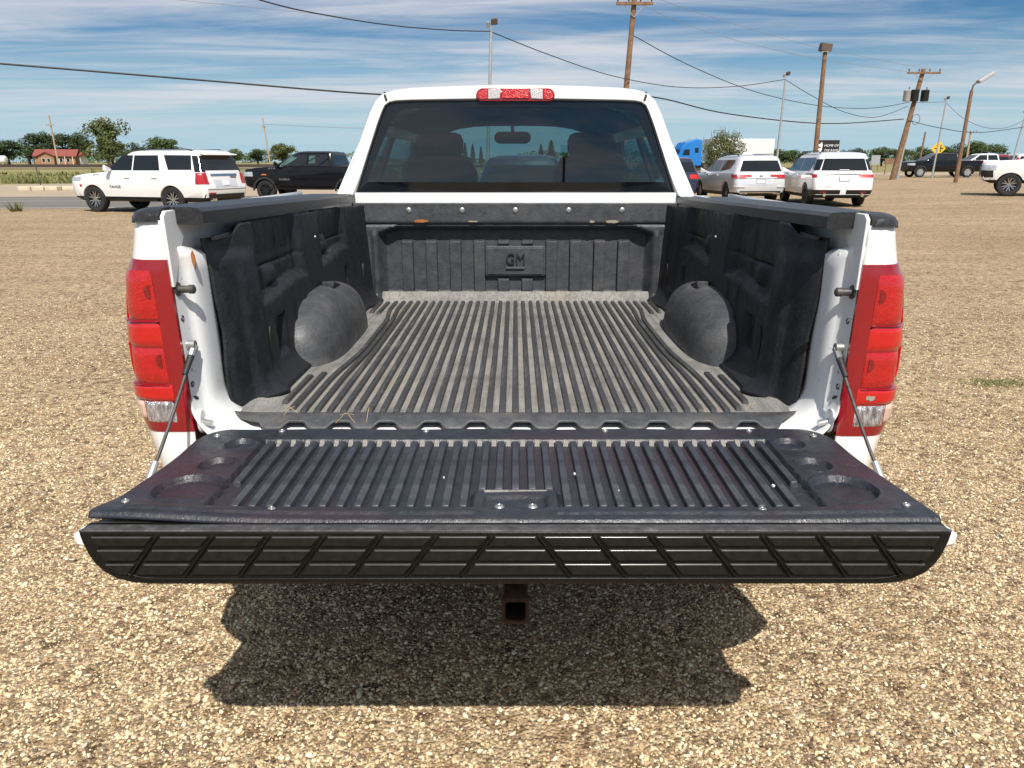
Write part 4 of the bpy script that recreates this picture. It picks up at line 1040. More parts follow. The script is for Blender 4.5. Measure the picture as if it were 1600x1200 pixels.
# ================================================================== BACKGROUND VEHICLES
class Veh:
    def __init__(s, tab): s.tab = tab
    def at(s, z):
        t = s.tab
        if z <= t[0][0]: return t[0][1:]
        for a, b in zip(t, t[1:]):
            if z <= b[0]:
                k = (z - a[0]) / (b[0] - a[0]); return tuple(p + (q - p) * k for p, q in zip(a[1:], b[1:]))
        return t[-1][1:]
    def ring(s, z, off=0.):
        xf, xr, w, rf, rr = s.at(z); pts = []
        for (cx, cy, rx, ry, a0) in ((xf - rf, w - rf * .55, rf, rf * .55, 0), (xr + rr, w - rr * .6, rr, rr * .6, 90), (xr + rr, -w + rr * .6, rr, rr * .6, 180), (xf - rf, -w + rf * .55, rf, rf * .55, 270)):
            for k in range(8):
                a = R(a0 + 90 * k / 7); pts.append((cx + (rx + off) * math.cos(a), cy + (ry + off) * math.sin(a), z))
        return pts
    def body(s, name, mat, parent, cuts=(), zr=None, off=0., smooth=38):
        zs = [t[0] for t in s.tab] if zr is None else sorted(set([zr[0], zr[1]] + [t[0] for t in s.tab if zr[0] < t[0] < zr[1]]))
        m = MB(); m.loft([s.ring(z, off) for z in zs]); o = m.build(name, mat, parent, 0)
        if cuts:
            tmp = []
            for (x, y, r) in cuts:
                c = MB(); c.lathe([(0, -.30), (r, -.30), (r, .30), (0, .30)], 28, 'y', (x, y, r * .86)); q = c.build('cut', mat, None, 0); q.parent = parent; tmp.append(q)
                b = o.modifiers.new('b', 'BOOLEAN'); b.object = q; b.operation = 'DIFFERENCE'; b.solver = 'EXACT'
            dg = bpy.context.evaluated_depsgraph_get(); dg.update()
            me = bpy.data.meshes.new_from_object(o.evaluated_get(dg)); o.modifiers.clear(); o.data = me
            for q in tmp: bpy.data.objects.remove(q)
        o.data.shade_smooth(); o.data.set_sharp_from_angle(angle=R(smooth)); return o
    def side(s, name, mat, poly, sd, parent, off=.006, th=.02):
        m = MB(); m.prism(poly, lambda p, h: (p[0], sd * (s.at(p[1])[2] + h), p[1]), -th, off); return m.build(name, mat, parent, 0)
    def rear(s, name, mat, hb, ht, z0, z1, parent, off=.006, y0=0., front=False, th=.02, nz=4):
        m = MB()
        def fn(o_):
            def f(u, v):
                z = z0 + (z1 - z0) * v; y = y0 + (2 * u - 1) * (hb + (ht - hb) * v); xf, xr, w, rf, rr = s.at(z)
                r, ry = (rf, rf * .55) if front else (rr, rr * .6); e = max(0, abs(y) - (w - ry)) / max(ry, 1e-6); d = r * (1 - math.sqrt(max(0, 1 - min(1, e) ** 2)))
                return ((xf - d + o_) if front else (xr + d - o_), y, z)
            return f
        nu = 13; m.grid(fn(off), nu, nz); b = len(m.v); m.grid(fn(off - th), nu, nz)
        edge = list(range(nu)) + [nu * j + nu - 1 for j in range(1, nz)] + [nu * (nz - 1) + i for i in range(nu - 2, -1, -1)] + [nu * j for j in range(nz - 2, 0, -1)]
        for a, c in zip(edge, edge[1:] + edge[:1]): m.f.append((a, c, b + c, b + a))
        return m.build(name, mat, parent, 30)
    def corner(s, name, mat, sd, ext, yin, z0, z1, parent, front=False, off=.007, ext1=None, yin1=None, th=.02):
        m = MB(); nz = 4
        def line(z, v, o_):
            xf, xr, w, rf, rr = s.at(z); e = ext + ((ext1 if ext1 is not None else ext) - ext) * v; yi = yin + ((yin1 if yin1 is not None else yin) - yin) * v
            r, ry = (rf, rf * .55) if front else (rr, rr * .6); pts = [(r + e, w + o_), (r, w + o_)]
            for k in range(1, 8): a = R(90 * k / 8); pts.append((r - (r + o_) * math.sin(a), w - ry + (ry + o_) * math.cos(a)))
            pts += [(-o_, w - ry), (-o_, min(yi, w - ry - .01))]
            return [((xf - x) if front else (xr + x), sd * y, z) for x, y in pts]
        R1 = [line(z0 + (z1 - z0) * j / (nz - 1), j / (nz - 1), off) for j in range(nz)]; R2 = [line(z0 + (z1 - z0) * j / (nz - 1), j / (nz - 1), off - th) for j in range(nz)]
        n = len(R1[0]); m.loft(R1, closed=False, cap=False); b = len(m.v); m.loft(R2, closed=False, cap=False)
        edge = list(range(n)) + [n * j + n - 1 for j in range(1, nz)] + [n * (nz - 1) + i for i in range(n - 2, -1, -1)] + [n * j for j in range(nz - 2, 0, -1)]
        for a, c in zip(edge, edge[1:] + edge[:1]): m.f.append((a, c, b + c, b + a))
        return m.build(name, mat, parent, 30)

def vehicle(name, label, x, y, heading, paint, tab, wheels, r, windows, label_cat, roofz=None, cab=None, **k):
    h = Vector((heading[0], heading[1], 0)).normalized()
    e = empty(name, (x, y, g(x, y)), math.atan2(h.y, h.x)); tag(e, label, label_cat, k.get('group'))
    V = Veh(tab); W = max(t[3] for t in tab); detail = k.get('detail', 1)
    cuts = [(wx, s * (W - .14), r + .055) for wx in wheels for s in (-1, 1)]
    V.body('body', paint, e, cuts)
    lo = tab[0][0]
    if k.get('clad'): V.body('sill_cladding', 'dark_trim', e, cuts, (lo - .0, k['clad']), .008)
    m = MB(); m.box((0, 0, lo + .16), ((wheels[0] - wheels[1]) + 2 * r, 2 * W - .62, .30)); m.build('underbody', 'frame_black', e, 0)
    for wx in wheels:
        for s in (-1, 1): wheel(e, (wx, s * (W - .145), r), r, .26, s, k.get('spokes', 6), k.get('wheel_mat', 'alloy'), k.get('dish', 'dark_alloy'))
    if k.get('flare'):
        for wx in wheels:
            for s in (-1, 1):
                m = MB(); R0, R1 = r + .05, r + .13
                arc = [(wx + R0 * math.cos(a), r * .98 + R0 * math.sin(a)) for a in [math.pi * q / 14 for q in range(15)]] + [(wx + R1 * math.cos(a), r * .98 + R1 * math.sin(a)) for a in [math.pi * q / 14 for q in range(14, -1, -1)]]
                n_ = 15; pts = arc; m2 = MB()
                inner, outer = arc[:15], arc[15:][::-1]
                m.loft([[(p[0], s * (W - .02), p[1]) for p in inner], [(p[0], s * (W + .025), p[1]) for p in inner], [(p[0], s * (W + .02), p[1]) for p in outer], [(p[0], s * (W - .03), p[1]) for p in outer]], closed=False, cap=False); m.build('wheel_flare', k['flare'], e, 40)
    GV = Veh(cab) if cab else V
    if cab: GV.body('cab', paint, e)
    for nm, mt, poly in windows:
        for s in (-1, 1): GV.side(nm, mt, poly, s, e)
    for q in k.get('seams', ()):
        for s in (-1, 1): V.side('door_seam', 'dark_trim', [(q[0] - .006, q[1]), (q[0] + .006, q[1]), (q[0] + .006, q[2]), (q[0] - .006, q[2])], s, e, .0015)
    for q in k.get('handles', ()):
        for s in (-1, 1): V.side('door_handle', k.get('handle_mat', paint), [(q[0] - .11, q[1] - .02), (q[0] + .11, q[1] - .02), (q[0] + .11, q[1] + .025), (q[0] - .11, q[1] + .025)], s, e, .035)
    if 'mirror' in k:
        mx, mz = k['mirror']
        for s in (-1, 1):
            m = MB(); m.hexa([(mx - .06, s * (W - .03), mz - .09), (mx + .10, s * (W - .03), mz - .07), (mx + .08, s * (W + .20), mz - .06), (mx - .06, s * (W + .22), mz - .09)], [(mx - .06, s * (W - .06), mz - .02), (mx + .06, s * (W - .06), mz - .02), (mx + .05, s * (W + .20), mz + .11), (mx - .06, s * (W + .22), mz + .12)]); m.build('side_mirror', k.get('mirror_mat', paint), e, 0, .03)
    return e, V, GV

# ---- white full size SUV on the left
TAHOE = [(.36, 2.40, -2.40, .90, .35, .25), (.46, 2.60, -2.62, .985, .40, .22), (.70, 2.67, -2.68, 1.02, .42, .22), (.86, 2.69, -2.66, 1.03, .42, .20), (1.02, 2.66, -2.60, 1.03, .40, .18), (1.12, 2.56, -2.585, 1.02, .36, .18), (1.19, 2.10, -2.57, 1.01, .30, .18), (1.245, 1.32, -2.56, .99, .25, .20), (1.27, 1.22, -2.555, .975, .25, .20), (1.80, .38, -2.36, .80, .22, .20), (1.865, .24, -2.36, .755, .20, .18), (1.90, .05, -2.30, .66, .2, .2), (1.925, -.30, -2.1, .48, .2, .2)]
W_T = [('window', 'car_glass', [(1.06, 1.305), (.10, 1.305), (.10, 1.76), (.42, 1.765), (.55, 1.73)]), ('window', 'car_glass', [(.05, 1.305), (-.98, 1.305), (-.86, 1.76), (.05, 1.76)]), ('window', 'car_glass', [(-1.30, 1.325), (-2.18, 1.325), (-2.10, 1.755), (-1.08, 1.765)])]
e, V, G_ = vehicle('parked_suv', 'white full-size SUV parked side-on by the road, black alloy wheels', -11.65, 25.9, (-.95, .312), 'pearl_paint', TAHOE, (1.70, -1.37), .41, W_T, 'suv', clad=.50, spokes=6, seams=((1.16, .55, 1.27), (.075, .55, 1.29), (-1.0, .75, 1.27)), handles=((.27, 1.10), (-.80, 1.10)), mirror=(.92, 1.36), dish='dark_alloy')
V.rear('rear_window', 'car_glass', .84, .70, 1.31, 1.75, e)
m = MB(); m.hexa([(-2.60, -.74, 1.77), (-2.2, -.76, 1.80), (-2.2, .76, 1.80), (-2.60, .74, 1.77)], [(-2.58, -.72, 1.80), (-2.2, -.74, 1.865), (-2.2, .74, 1.865), (-2.58, .72, 1.80)]); m.build('roof_spoiler', 'pearl_paint', e, 0, .01)
for s in (-1, 1):
    V.corner('tail_lamp', 'car_red_lens', s, .12, .78, .90, 1.24, e, ext1=.02, yin1=.80)
    V.corner('pillar_glass', 'car_glass', s, .05, .80, 1.26, 1.74, e, yin1=.68)
    V.corner('headlamp', 'headlamp', s, .12, .55, .98, 1.10, e, front=True)
    m = MB(); m.tube([(.20, s * .72, 1.895), (.05, s * .74, 1.935), (-1.9, s * .74, 1.935), (-2.1, s * .72, 1.895)], .018, 6); m.build('roof_rail', 'dark_trim', e, 60)
    V.side('running_board', 'dark_trim', [(1.15, .36), (-.82, .36), (-.82, .44), (1.15, .44)], s, e, .08, .1)
    V.side('front_marker', 'car_red_lens', [(2.12, .80), (2.20, .80), (2.20, .87), (2.12, .87)], s, e, .01)
V.rear('plate_recess', 'silver_paint', .52, .55, .80, 1.03, e)
V.rear('licence_plate', 'plate_white', .16, .16, .86, 1.01, e, .016)
V.rear('tailgate_bar', 'chrome', .62, .62, 1.145, 1.205, e, .014)
V.rear('rear_skid', 'dark_trim', .96, .96, .40, .60, e, .02)
V.rear('rear_reflector', 'car_red_lens', .16, .16, .60, .65, e, .024, y0=.72)
for yy in (.60, .70):
    m = MB(); m.tube([(-2.6, yy, .43), (-2.69, yy, .43)], .05, 10); m.build('exhaust_tip', 'chrome', e, 40)
V.rear('tailgate_seam', 'dark_trim', .90, .90, .735, .75, e, .008)
t_ = text_mesh('TAHOE', .11, .004, 'door_badge', 'dark_alloy', e); t_.location = (.78, V.at(.80)[2] + .006, .80); t_.rotation_euler = (R(90), 0, R(180)); t_.scale = (1.25, 1, 1)
t_ = text_mesh('Z71', .10, .004, 'hood_badge', 'dark_alloy', e, .3); t_.location = (1.50, V.at(1.17)[2] + .004, 1.165); t_.rotation_euler = (R(90), 0, R(180)); t_.scale = (1.6, .7, 1)
t_ = text_mesh('TAHOE', .09, .004, 'gate_badge', 'dark_alloy', e); t_.location = (-2.60, -.42, 1.10); t_.rotation_euler = (R(90), 0, R(-90))

# ---- pickups
def pick_tab(L=2.95, W=1.03):
    return [(.48, L - .35, -L + .30, .92, .30, .2), (.60, L - .06, -L + .02, 1.0, .34, .15), (.85, L, -L, W, .36, .14), (1.05, L, -L + .01, W, .34, .12), (1.18, L - .04, -L + .02, W - .005, .30, .12), (1.26, L - .12, -L + .03, W - .015, .26, .12), (1.33, L - .55, -L + .03, W - .03, .24, .12), (1.365, L - 1.25, -L + .04, W - .05, .2, .12), (1.38, L - 1.40, -L + .05, W - .07, .2, .12)]
def pick_cab(L=2.95, back=-1.05):
    f = L - 1.36
    return [(1.30, f, back, .965, .2, .08), (1.38, f - .03, back, .945, .2, .08), (1.88, f - .88, back + .08, .78, .2, .12), (1.94, f - 1.02, back + .14, .70, .2, .14), (1.985, f - 1.25, back + .30, .52, .2, .2)]
def pick_win(L=2.95, back=-1.05, mt='car_glass'):
    f = L - 1.36; mid = (f - .75 + back) / 2 + .12
    return [('window', mt, [(f - .30, 1.405), (mid + .05, 1.405), (mid + .05, 1.85), (f - .92, 1.85)]), ('window', mt, [(mid - .03, 1.405), (back + .12, 1.405), (back + .24, 1.85), (mid - .03, 1.85)])]
def pickup(name, label, x, y, hd, paint, **k):
    L = k.pop('L', 2.95); e, V, G_ = vehicle(name, label, x, y, hd, paint, pick_tab(L), (L - 1.0, -L + 1.25), .42, pick_win(L), 'pickup truck', cab=pick_cab(L), clad=.60, seams=((L - 1.45, .7, 1.3), (.35, .7, 1.3), (-1.0, .7, 1.3)), handles=((.55, 1.20), (-.75, 1.20)), mirror=(L - 1.62, 1.47), **k)
    f = L - 1.36
    GVw = G_
    GVw.rear('windscreen', 'car_glass', .80, .66, 1.42, 1.85, e, front=True, off=.004)
    GVw.rear('rear_window', 'car_glass', .70, .62, 1.43, 1.82, e)
    V.rear('grille', 'dark_trim', .62, .62, .78, 1.16, e, front=True, off=.012)
    V.rear('front_bumper', k.get('bumper', 'dark_trim'), .95, .95, .52, .74, e, front=True, off=.03)
    V.rear('rear_bumper', 'chrome', .95, .95, .58, .72, e, off=.05)
    m = MB(); m.box((-2.02, 0, 1.385), (1.70, 1.72, .012)); m.build('bed_inside_dark', 'frame_black', e, 0)  # dark sheet on the closed top, painted in for the dark bed interior
    for s in (-1, 1):
        V.corner('headlamp', 'headlamp', s, .14, .60, .98, 1.16, e, front=True)
        V.corner('tail_lamp', 'car_red_lens', s, .03, .88, .86, 1.26, e)
        V.side('running_board', 'dark_trim', [(1.3, .46), (-1.0, .46), (-1.0, .53), (1.3, .53)], s, e, .08, .1)
    return e, V, G_
e, V, G_ = pickup('parked_pickup', 'black pickup truck parked side-on just left of the white cab', -8.3, 33.6, (-.98, .20), 'black_paint', dish='dark_alloy', wheel_mat='dark_alloy', flare='black_plastic')
for s in (-1, 1): V.side('front_marker', 'amber_lens', [(1.82, 1.035), (2.08, 1.035), (2.02, 1.075), (1.88, 1.075)], s, e, .032)
for s in (-1, 1): G_.side('window_glint', 'car_glass_green', [(1.25, 1.43), (.98, 1.43), (.50, 1.72), (.78, 1.80)], s, e, .009); G_.side('window_view_patch', 'car_glass_green', [(-.02, 1.50), (-.30, 1.50), (-.30, 1.80), (-.02, 1.80)], s, e, .009)  # greenish patches paint the glint and the view through the side windows
t_ = text_mesh('SIERRA', .12, .004, 'door_badge', 'bolt_steel', e); t_.location = (1.05, V.at(.86)[2] + .006, .86); t_.rotation_euler = (R(90), 0, R(180)); t_.scale = (1.3, 1, 1)
t_ = text_mesh('AT4', .12, .004, 'hood_badge', 'bolt_steel', e, .2); t_.location = (1.62, V.at(1.30)[2] + .006, 1.295); t_.rotation_euler = (R(90), 0, R(180)); t_.scale = (1.4, .8, 1)
e, V, G_ = pickup('parked_pickup', 'white pickup truck cut by the right frame edge, dark alloy wheels', 21.45, 30.9, (-.88, .47), 'pearl_paint', spokes=6, bumper='pearl_paint')
for s in (-1, 1): V.corner('lamp_lower_patch', 'dark_trim', s, .05, .75, .70, .96, e, front=True, off=.012)  # dark patch round the front corner, below each headlamp
e, V, G_ = pickup('parked_pickup', 'black crew-cab pickup truck with chrome wheels in front of the yellow sign', 36.2, 68, (-1, .02), 'black_paint', L=3.1, spokes=8, wheel_mat='chrome', dish='chrome', flare='black_plastic')
for s in (-1, 1): G_.side('pillar_trim', 'chrome', [(-.93, 1.40), (-1.0, 1.40), (-.90, 1.86), (-.84, 1.86)], s, e, .012)
pickup('parked_pickup', 'white pickup truck half hidden behind the black chrome-wheeled pickup', 42.6, 73, (-1, .02), 'pearl_paint', spokes=8, wheel_mat='chrome', dish='chrome')

# ---- crossovers
def cross_tab(L, W, H, hood=1.08, belt=1.10, tail=.10, rake=.18):
    f = L / 2
    return [(.28, f - .30, -f + .28, W - .12, .40, .3), (.40, f - .07, -f + .06, W - .03, .45, .28), (.62, f, -f, W, .48, .26), (.80, f, -f + .03, W, .46, .24), (.95, f - .06, -f + tail * .5, W, .42, .22), (hood - .04, f - .22, -f + tail, W - .005, .36, .22), (hood + .03, f - .95, -f + tail + .02, W - .015, .3, .22), (belt, f - 1.30, -f + tail + .03, W - .03, .25, .22), (belt + .02, f - 1.36, -f + tail + .035, W - .04, .25, .22), (H - .16, f - 2.28, -f + tail + rake, W - .20, .22, .24), (H - .07, f - 2.52, -f + tail + rake + .03, W - .27, .2, .22), (H - .03, f - 2.8, -f + tail + rake + .2, W - .38, .2, .2), (H, f - 3.2, -f + tail + rake + .6, W - .6, .2, .2)]
def cross_win(L, H, belt, rear_x, mt='car_glass', kick=.16):
    f = L / 2; t = H - .19; a, b = f - 2.15, rear_x
    return [('window', mt, [(f - 1.55, belt + .045), (a + .05, belt + .045), (a + .05, t), (f - 2.32, t)]), ('window', mt, [(a - .01, belt + .045), (a - .98, belt + .045), (a - .98, t), (a - .01, t)]), ('window', mt, [(a - 1.04, belt + .045), (b + .35, belt + kick), (b + .10, t - .10), (b + .20, t), (a - 1.04, t)])]
def crossover(name, label, x, y, hd, paint, L, W, H, belt=1.12, r=.38, kick=.14, **k):
    tab = cross_tab(L, W, H, belt=belt, hood=belt - .04)
    e, V, G_ = vehicle(name, label, x, y, hd, paint, tab, (L / 2 - .95, -L / 2 + 1.05), r, cross_win(L, H, belt, -L / 2 + .45, kick=kick), 'suv', seams=((L / 2 - 1.5, .5, belt), (L / 2 - 2.14, .5, belt), (-L / 2 + 1.75, .7, belt)), handles=((L / 2 - 1.98, belt - .10), (L / 2 - 3.0, belt - .10)), mirror=(L / 2 - 1.62, belt + .06), **k)
    V.rear('windscreen', 'car_glass', W - .16, W - .30, belt + .05, H - .20, e, front=True, off=.004)
    return e, V, tab
e, V, tab = crossover('parked_suv', 'silver SUV parked tail-on beside the truck cab, chrome lower bumper', 8.84, 31.8, (-.094, .996), 'silver_paint', 5.04, .99, 1.77, clad=.42, spokes=5)
V.rear('rear_window', 'car_glass', .80, .66, 1.17, 1.56, e)
for s in (-1, 1):
    V.corner('tail_lamp', 'car_red_lens', s, .16, .36, .93, 1.06, e)
    V.corner('tail_lamp_strip', 'clear_lens', s, .16, .52, .905, .93, e, off=.010)
    V.corner('side_crease', 'silver_paint', s, .02, .62, .60, .66, e, off=.02)
    m = MB(); m.tube([(.35, s * .70, 1.735), (.2, s * .715, 1.80), (-1.7, s * .715, 1.79), (-1.95, s * .70, 1.72)], .017, 6); m.build('roof_rail', 'dark_alloy', e, 60)
V.rear('badge_strip', 'silver_paint', .60, .60, .93, .965, e, .018)
m = MB(); m.tube([(-2.475, .055 * math.cos(a), 1.00 + .055 * math.sin(a)) for a in [2 * math.pi * q / 20 for q in range(21)]], .008, 6); m.tube([(-2.475, -.035, 1.03), (-2.475, -.015, .965), (-2.475, 0, 1.0), (-2.475, .015, .965), (-2.475, .035, 1.03)], .006, 5); m.build('round_badge', 'dark_alloy', e, 60)
V.rear('plate_recess', 'silver_paint', .46, .34, .70, .90, e, .010)
V.rear('licence_plate', 'plate_white', .155, .155, .745, .885, e, .018)
V.rear('plate_frame', 'dark_trim', .17, .17, .73, .90, e, .013)
V.rear('lower_valance', 'dark_trim', .90, .90, .32, .47, e, .012)
V.rear('bumper_trim', 'chrome', .80, .84, .385, .425, e, .030)
for s in (-1, 1): V.rear('exhaust_trim', 'chrome', .13, .15, .335, .40, e, .036, y0=s * .62)
e, V, tab = crossover('parked_suv', 'white SUV with black wheels and dark rear bumper, right of the silver one', 11.25, 29.2, (.084, .996), 'pearl_paint', 5.19, 1.0, 1.80, clad=.40, spokes=8, wheel_mat='dark_alloy', dish='dark_alloy', kick=.05)
V.rear('rear_window', 'car_glass', .88, .76, 1.19, 1.58, e)
for s in (-1, 1):
    V.corner('pillar_glass', 'car_glass', s, .16, .80, 1.20, 1.56, e, yin1=.70)
    V.corner('tail_lamp', 'car_red_lens', s, .22, .52, .96, 1.07, e, ext1=.28, yin1=.46)
    V.corner('rear_cladding', 'dark_trim', s, .28, .1, .30, .56, e, off=.014)
    m = MB(); m.tube([(-2.55, s * .62, .40), (-2.63, s * .62, .395)], .055, 12); m.build('exhaust_tip', 'chrome', e, 40)
    V.rear('rear_reflector', 'car_red_lens', .10, .10, .475, .50, e, .022, y0=s * .66)
    m = MB(); m.tube([(.4, s * .70, 1.755), (.2, s * .715, 1.83), (-1.75, s * .715, 1.83), (-2.0, s * .70, 1.755)], .017, 6); m.build('roof_rail', 'dark_trim', e, 60)
V.rear('lamp_bar', 'dark_alloy', .50, .50, 1.045, 1.075, e, .012)
V.rear('licence_plate', 'plate_white', .155, .155, .86, 1.0, e, .018)
V.rear('plate_frame', 'dark_trim', .172, .172, .845, 1.015, e, .013)
V.rear('bumper_slot', 'dark_trim', .12, .12, .655, .665, e, .006, y0=.52)
V.rear('rear_wiper', 'silver_paint', .17, .15, 1.205, 1.225, e, .03)
m = MB(); m.box((-1.55, 0, 1.80), (.16, .04, .06)); m.build('roof_antenna', 'pearl_paint', e, 0, .015)
e, V, tab = crossover('parked_suv', 'dark SUV mostly hidden behind the truck cab, red tail lamp showing', 6.0, 33.2, (-.094, .996), 'navy_paint', 4.9, .96, 1.74, clad=.42, spokes=5)
V.rear('rear_window', 'car_glass', .80, .66, 1.18, 1.54, e)
for s in (-1, 1): V.corner('tail_lamp', 'red_lens_flat', s, .14, .55, .92, 1.08, e)
e, V, tab = crossover('parked_suv', 'dark blue car seen through the rear window of the truck cab', .15, 17.5, (.0, 1), 'navy_paint', 4.6, .94, 1.70, clad=.42, spokes=5)
V.rear('rear_window', 'car_glass', .78, .64, 1.18, 1.50, e)
for s in (-1, 1): V.corner('tail_lamp', 'car_red_lens', s, .14, .55, .92, 1.08, e)
e, V, tab = crossover('parked_suv', 'maroon SUV in the far row behind the white pickup', 47.4, 80, (.1, 1), 'maroon_paint', 4.9, 1.0, 1.95, belt=1.2, clad=.42, spokes=5)
V.rear('rear_window', 'car_glass', .84, .74, 1.28, 1.70, e)
e, V, tab = crossover('parked_suv', 'white van-like SUV in the far row, right of the maroon one', 50.3, 80.5, (.1, 1), 'pearl_paint', 5.1, 1.02, 2.0, belt=1.2, clad=.42, spokes=5)
V.rear('rear_window', 'car_glass', .86, .78, 1.28, 1.74, e)
for s in (-1, 1): V.corner('tail_lamp', 'red_lens_flat', s, .1, .82, .95, 1.60, e, yin1=.80)

# ---- semi truck with trailer
def semi():
    x, y = 21.4, 101; h = Vector((-.97, -.24, 0)).normalized()
    e = empty('semi_truck', (x, y, g(x, y)), math.atan2(h.y, h.x)); tag(e, 'blue semi truck with a high sleeper cab, far off behind the silver SUV', 'truck')
    prof = [(-3.4, .9), (-3.4, 3.75), (-2.6, 3.85), (-1.2, 3.45), (-.6, 2.75), (-.3, 1.95), (1.5, 1.65), (1.7, .7), (-3.4, .6)]
    m = MB(); m.prism(prof, lambda p, q: (p[0] + 1.7, q, p[1]), -1.2, 1.2); m.build('cab', 'blue_paint', e, 0, .12)
    for s in (-1, 1):
        m = MB(); m.prism([(-.75, 1.9), (-1.7, 1.9), (-1.7, 2.6), (-1.0, 2.6)], lambda p, q: (p[0] + 1.7, s * q, p[1]), 1.18, 1.21); m.build('window', 'car_glass', e, 0)
        m = MB(); m.prism([(-2.4, 2.2), (-2.9, 2.2), (-2.9, 2.8), (-2.4, 2.8)], lambda p, q: (p[0] + 1.7, s * q, p[1]), 1.18, 1.21); m.build('sleeper_window', 'car_glass', e, 0)
        m = MB(); m.tube([(-1.9, s * 1.0, 1.0), (-1.9, s * 1.0, 4.1)], .09, 8); m.build('exhaust_stack', 'chrome', e, 60)
        m = MB(); m.prism([(-3.6, .6), (-5.2, .6), (-5.2, .95), (-3.6, .95)], lambda p, q: (p[0] + 1.7, s * q, p[1]), .3, .5); m.build('chassis', 'frame_black', e, 0)
        for wx in (2.2, -2.3, -3.6): wheel(e, (wx, s * 1.02, .52), .52, .32, s, 8, 'chrome', 'dark_alloy')
    m = MB(); m.box((1.45, 0, 2.30), (.06, 1.9, .62), Matrix.Rotation(R(-24), 3, 'Y')); m.build('windscreen', 'car_glass', e, 0)
    c = Vector((x, y, 0)) - h * 7.4
    t = empty('cargo_trailer', (c.x, c.y, g(c.x, c.y)), math.atan2(h.y, h.x)); tag(t, 'long white box trailer behind the blue semi truck', 'trailer')
    m = MB(); m.box((0, 0, 2.55), (8.6, 2.55, 2.75)); m.build('box', 'trailer_white', t, 0, .04)
    m = MB(); m.box((-1.6, 0, .95), (5, 1.2, .35)); m.build('chassis', 'frame_black', t, 0)
    for s in (-1, 1):
        for k in range(7):
            m = MB(); m.box((-4.2 + 1.4 * k, s * 1.283, 2.55), (.05, .02, 2.6)); m.build('side_post', 'trailer_white', t, 0)
        m = MB(); m.box((0, s * 1.282, 1.42), (8.2, .02, .10)); m.build('marker_stripe', 'maroon_paint', t, 0)
        m = MB(); m.prism([(2.3, 2.5), (2.7, 2.45), (3.1, 2.75), (3.0, 3.1), (2.6, 3.2), (2.8, 2.8)], lambda p, q: (p[0], s * q, p[1]), 1.28, 1.30); m.build('red_mark', 'maroon_paint', t, 0)
        for wx in (-2.4, -3.6): wheel(t, (wx, s * .98, .5), .5, .32, s, 8, 'alloy', 'dark_alloy')
        m = MB(); m.box((2.6, s * .8, .65), (.15, .15, 1.2)); m.build('landing_leg', 'frame_black', t, 0)
semi()

# ================================================================== POLES, WIRES, SIGNS
FPX, PIT = 1200., R(16.13)
def unp(px, py, d):
    u = (px - 806) / FPX; v = (py - 600) / FPX; f = math.cos(PIT) - v * math.sin(PIT); return Vector((u * d / f, d, 1.56 - (v * math.cos(PIT) + math.sin(PIT)) * d / f))
def pole_line(top, bot, d, to_ground=True):
    a, b = unp(*top, d), unp(*bot, d)
    if to_ground:
        k = (g(b.x, d) - .1 - a.z) / (b.z - a.z); b = a + (b - a) * k
    return a, b
def tapered(name, mat, a, b, r0, r1, parent):
    m = MB(); pts = [b.lerp(a, k / 10) for k in range(11)]; m.tube([p - parent.location for p in pts], [r0 + (r1 - r0) * k / 10 for k in range(11)], 10); return m.build(name, mat, parent, 60)
def flood_pole(label, top, bot, d):
    a, b = pole_line(top, bot, d); e = empty('floodlight_pole', b); tag(e, label, 'light pole', 'steel floodlight poles')
    tapered('pole', 'galvanised', a, b, .075, .05, e); q = a - b
    m = MB(); m.tube([q, q + Vector((0, 0, .16))], .02, 6); m.tube([q + Vector((-.13, 0, .16)), q + Vector((.13, 0, .16))], .015, 6); m.build('bracket', 'galvanised', e, 60)
    for s, tz in ((.12, .34), (-.10, .24)):
        m = MB(); m.box(q + Vector((s, 0, tz)), (.22 if s > 0 else .12, .10, .20), Matrix.Rotation(R(25), 3, 'X') @ Matrix.Rotation(R(20 * (1 if s > 0 else -1)), 3, 'Z')); m.build('flood_lamp', 'lamp_bronze' if s > 0 else 'galvanised', e, 0, .01)
    return a
topA = flood_pole('thin steel floodlight pole rising behind the truck roof', (768, 50), (766, 128), 30)
topC = flood_pole('thin steel floodlight pole behind the silver and white SUVs', (1228, 125), (1215, 245), 46)
topF = flood_pole('thin steel pole standing in front of the yellow sign', (1479, 160), (1463, 245), 62)
topH = flood_pole('thin steel pole at the right frame edge', (1603, 180), (1585, 245), 60)
def box_lamp(label, top, bot, d, head='box', r=.13, loc=None):
    a, b = pole_line(top, bot, d) if loc is None else loc; e = empty('street_lamp', b); tag(e, label, 'street lamp', 'wooden lamp posts')
    tapered('post', 'wood_pole', a, b, r, r * .75, e); q = a - b
    if head == 'box':
        m = MB(); m.box(q + Vector((0, 0, .22)), (.52, .42, .36), Matrix.Rotation(R(8), 3, 'Y')); m.build('lamp_head', 'lamp_bronze', e, 0, .03)
        m = MB(); m.box(q + Vector((0, -.03, .03)), (.44, .34, .03)); m.build('lamp_lens', 'clear_lens', e, 0)
    else:
        m = MB(); m.tube([q, q + Vector((.05, 0, .3)), q + Vector((.30, 0, .55))], .05, 8); m.build('arm', 'lamp_bronze', e, 60)
        m = MB(); m.box(q + Vector((.72, 0, .76)), (1.0, .42, .22), Matrix.Rotation(R(-32), 3, 'Y')); m.build('lamp_head', 'transformer_grey', e, 0, .06)
    return a
box_lamp('wooden lamp post with a square bronze head behind the white SUV', (1290, 82), (1275, 238), 40)
box_lamp('wooden lamp post with a tilted arm and flat head near the yellow sign', (1519, 142), (1500, 250), 50, 'arm', .13)
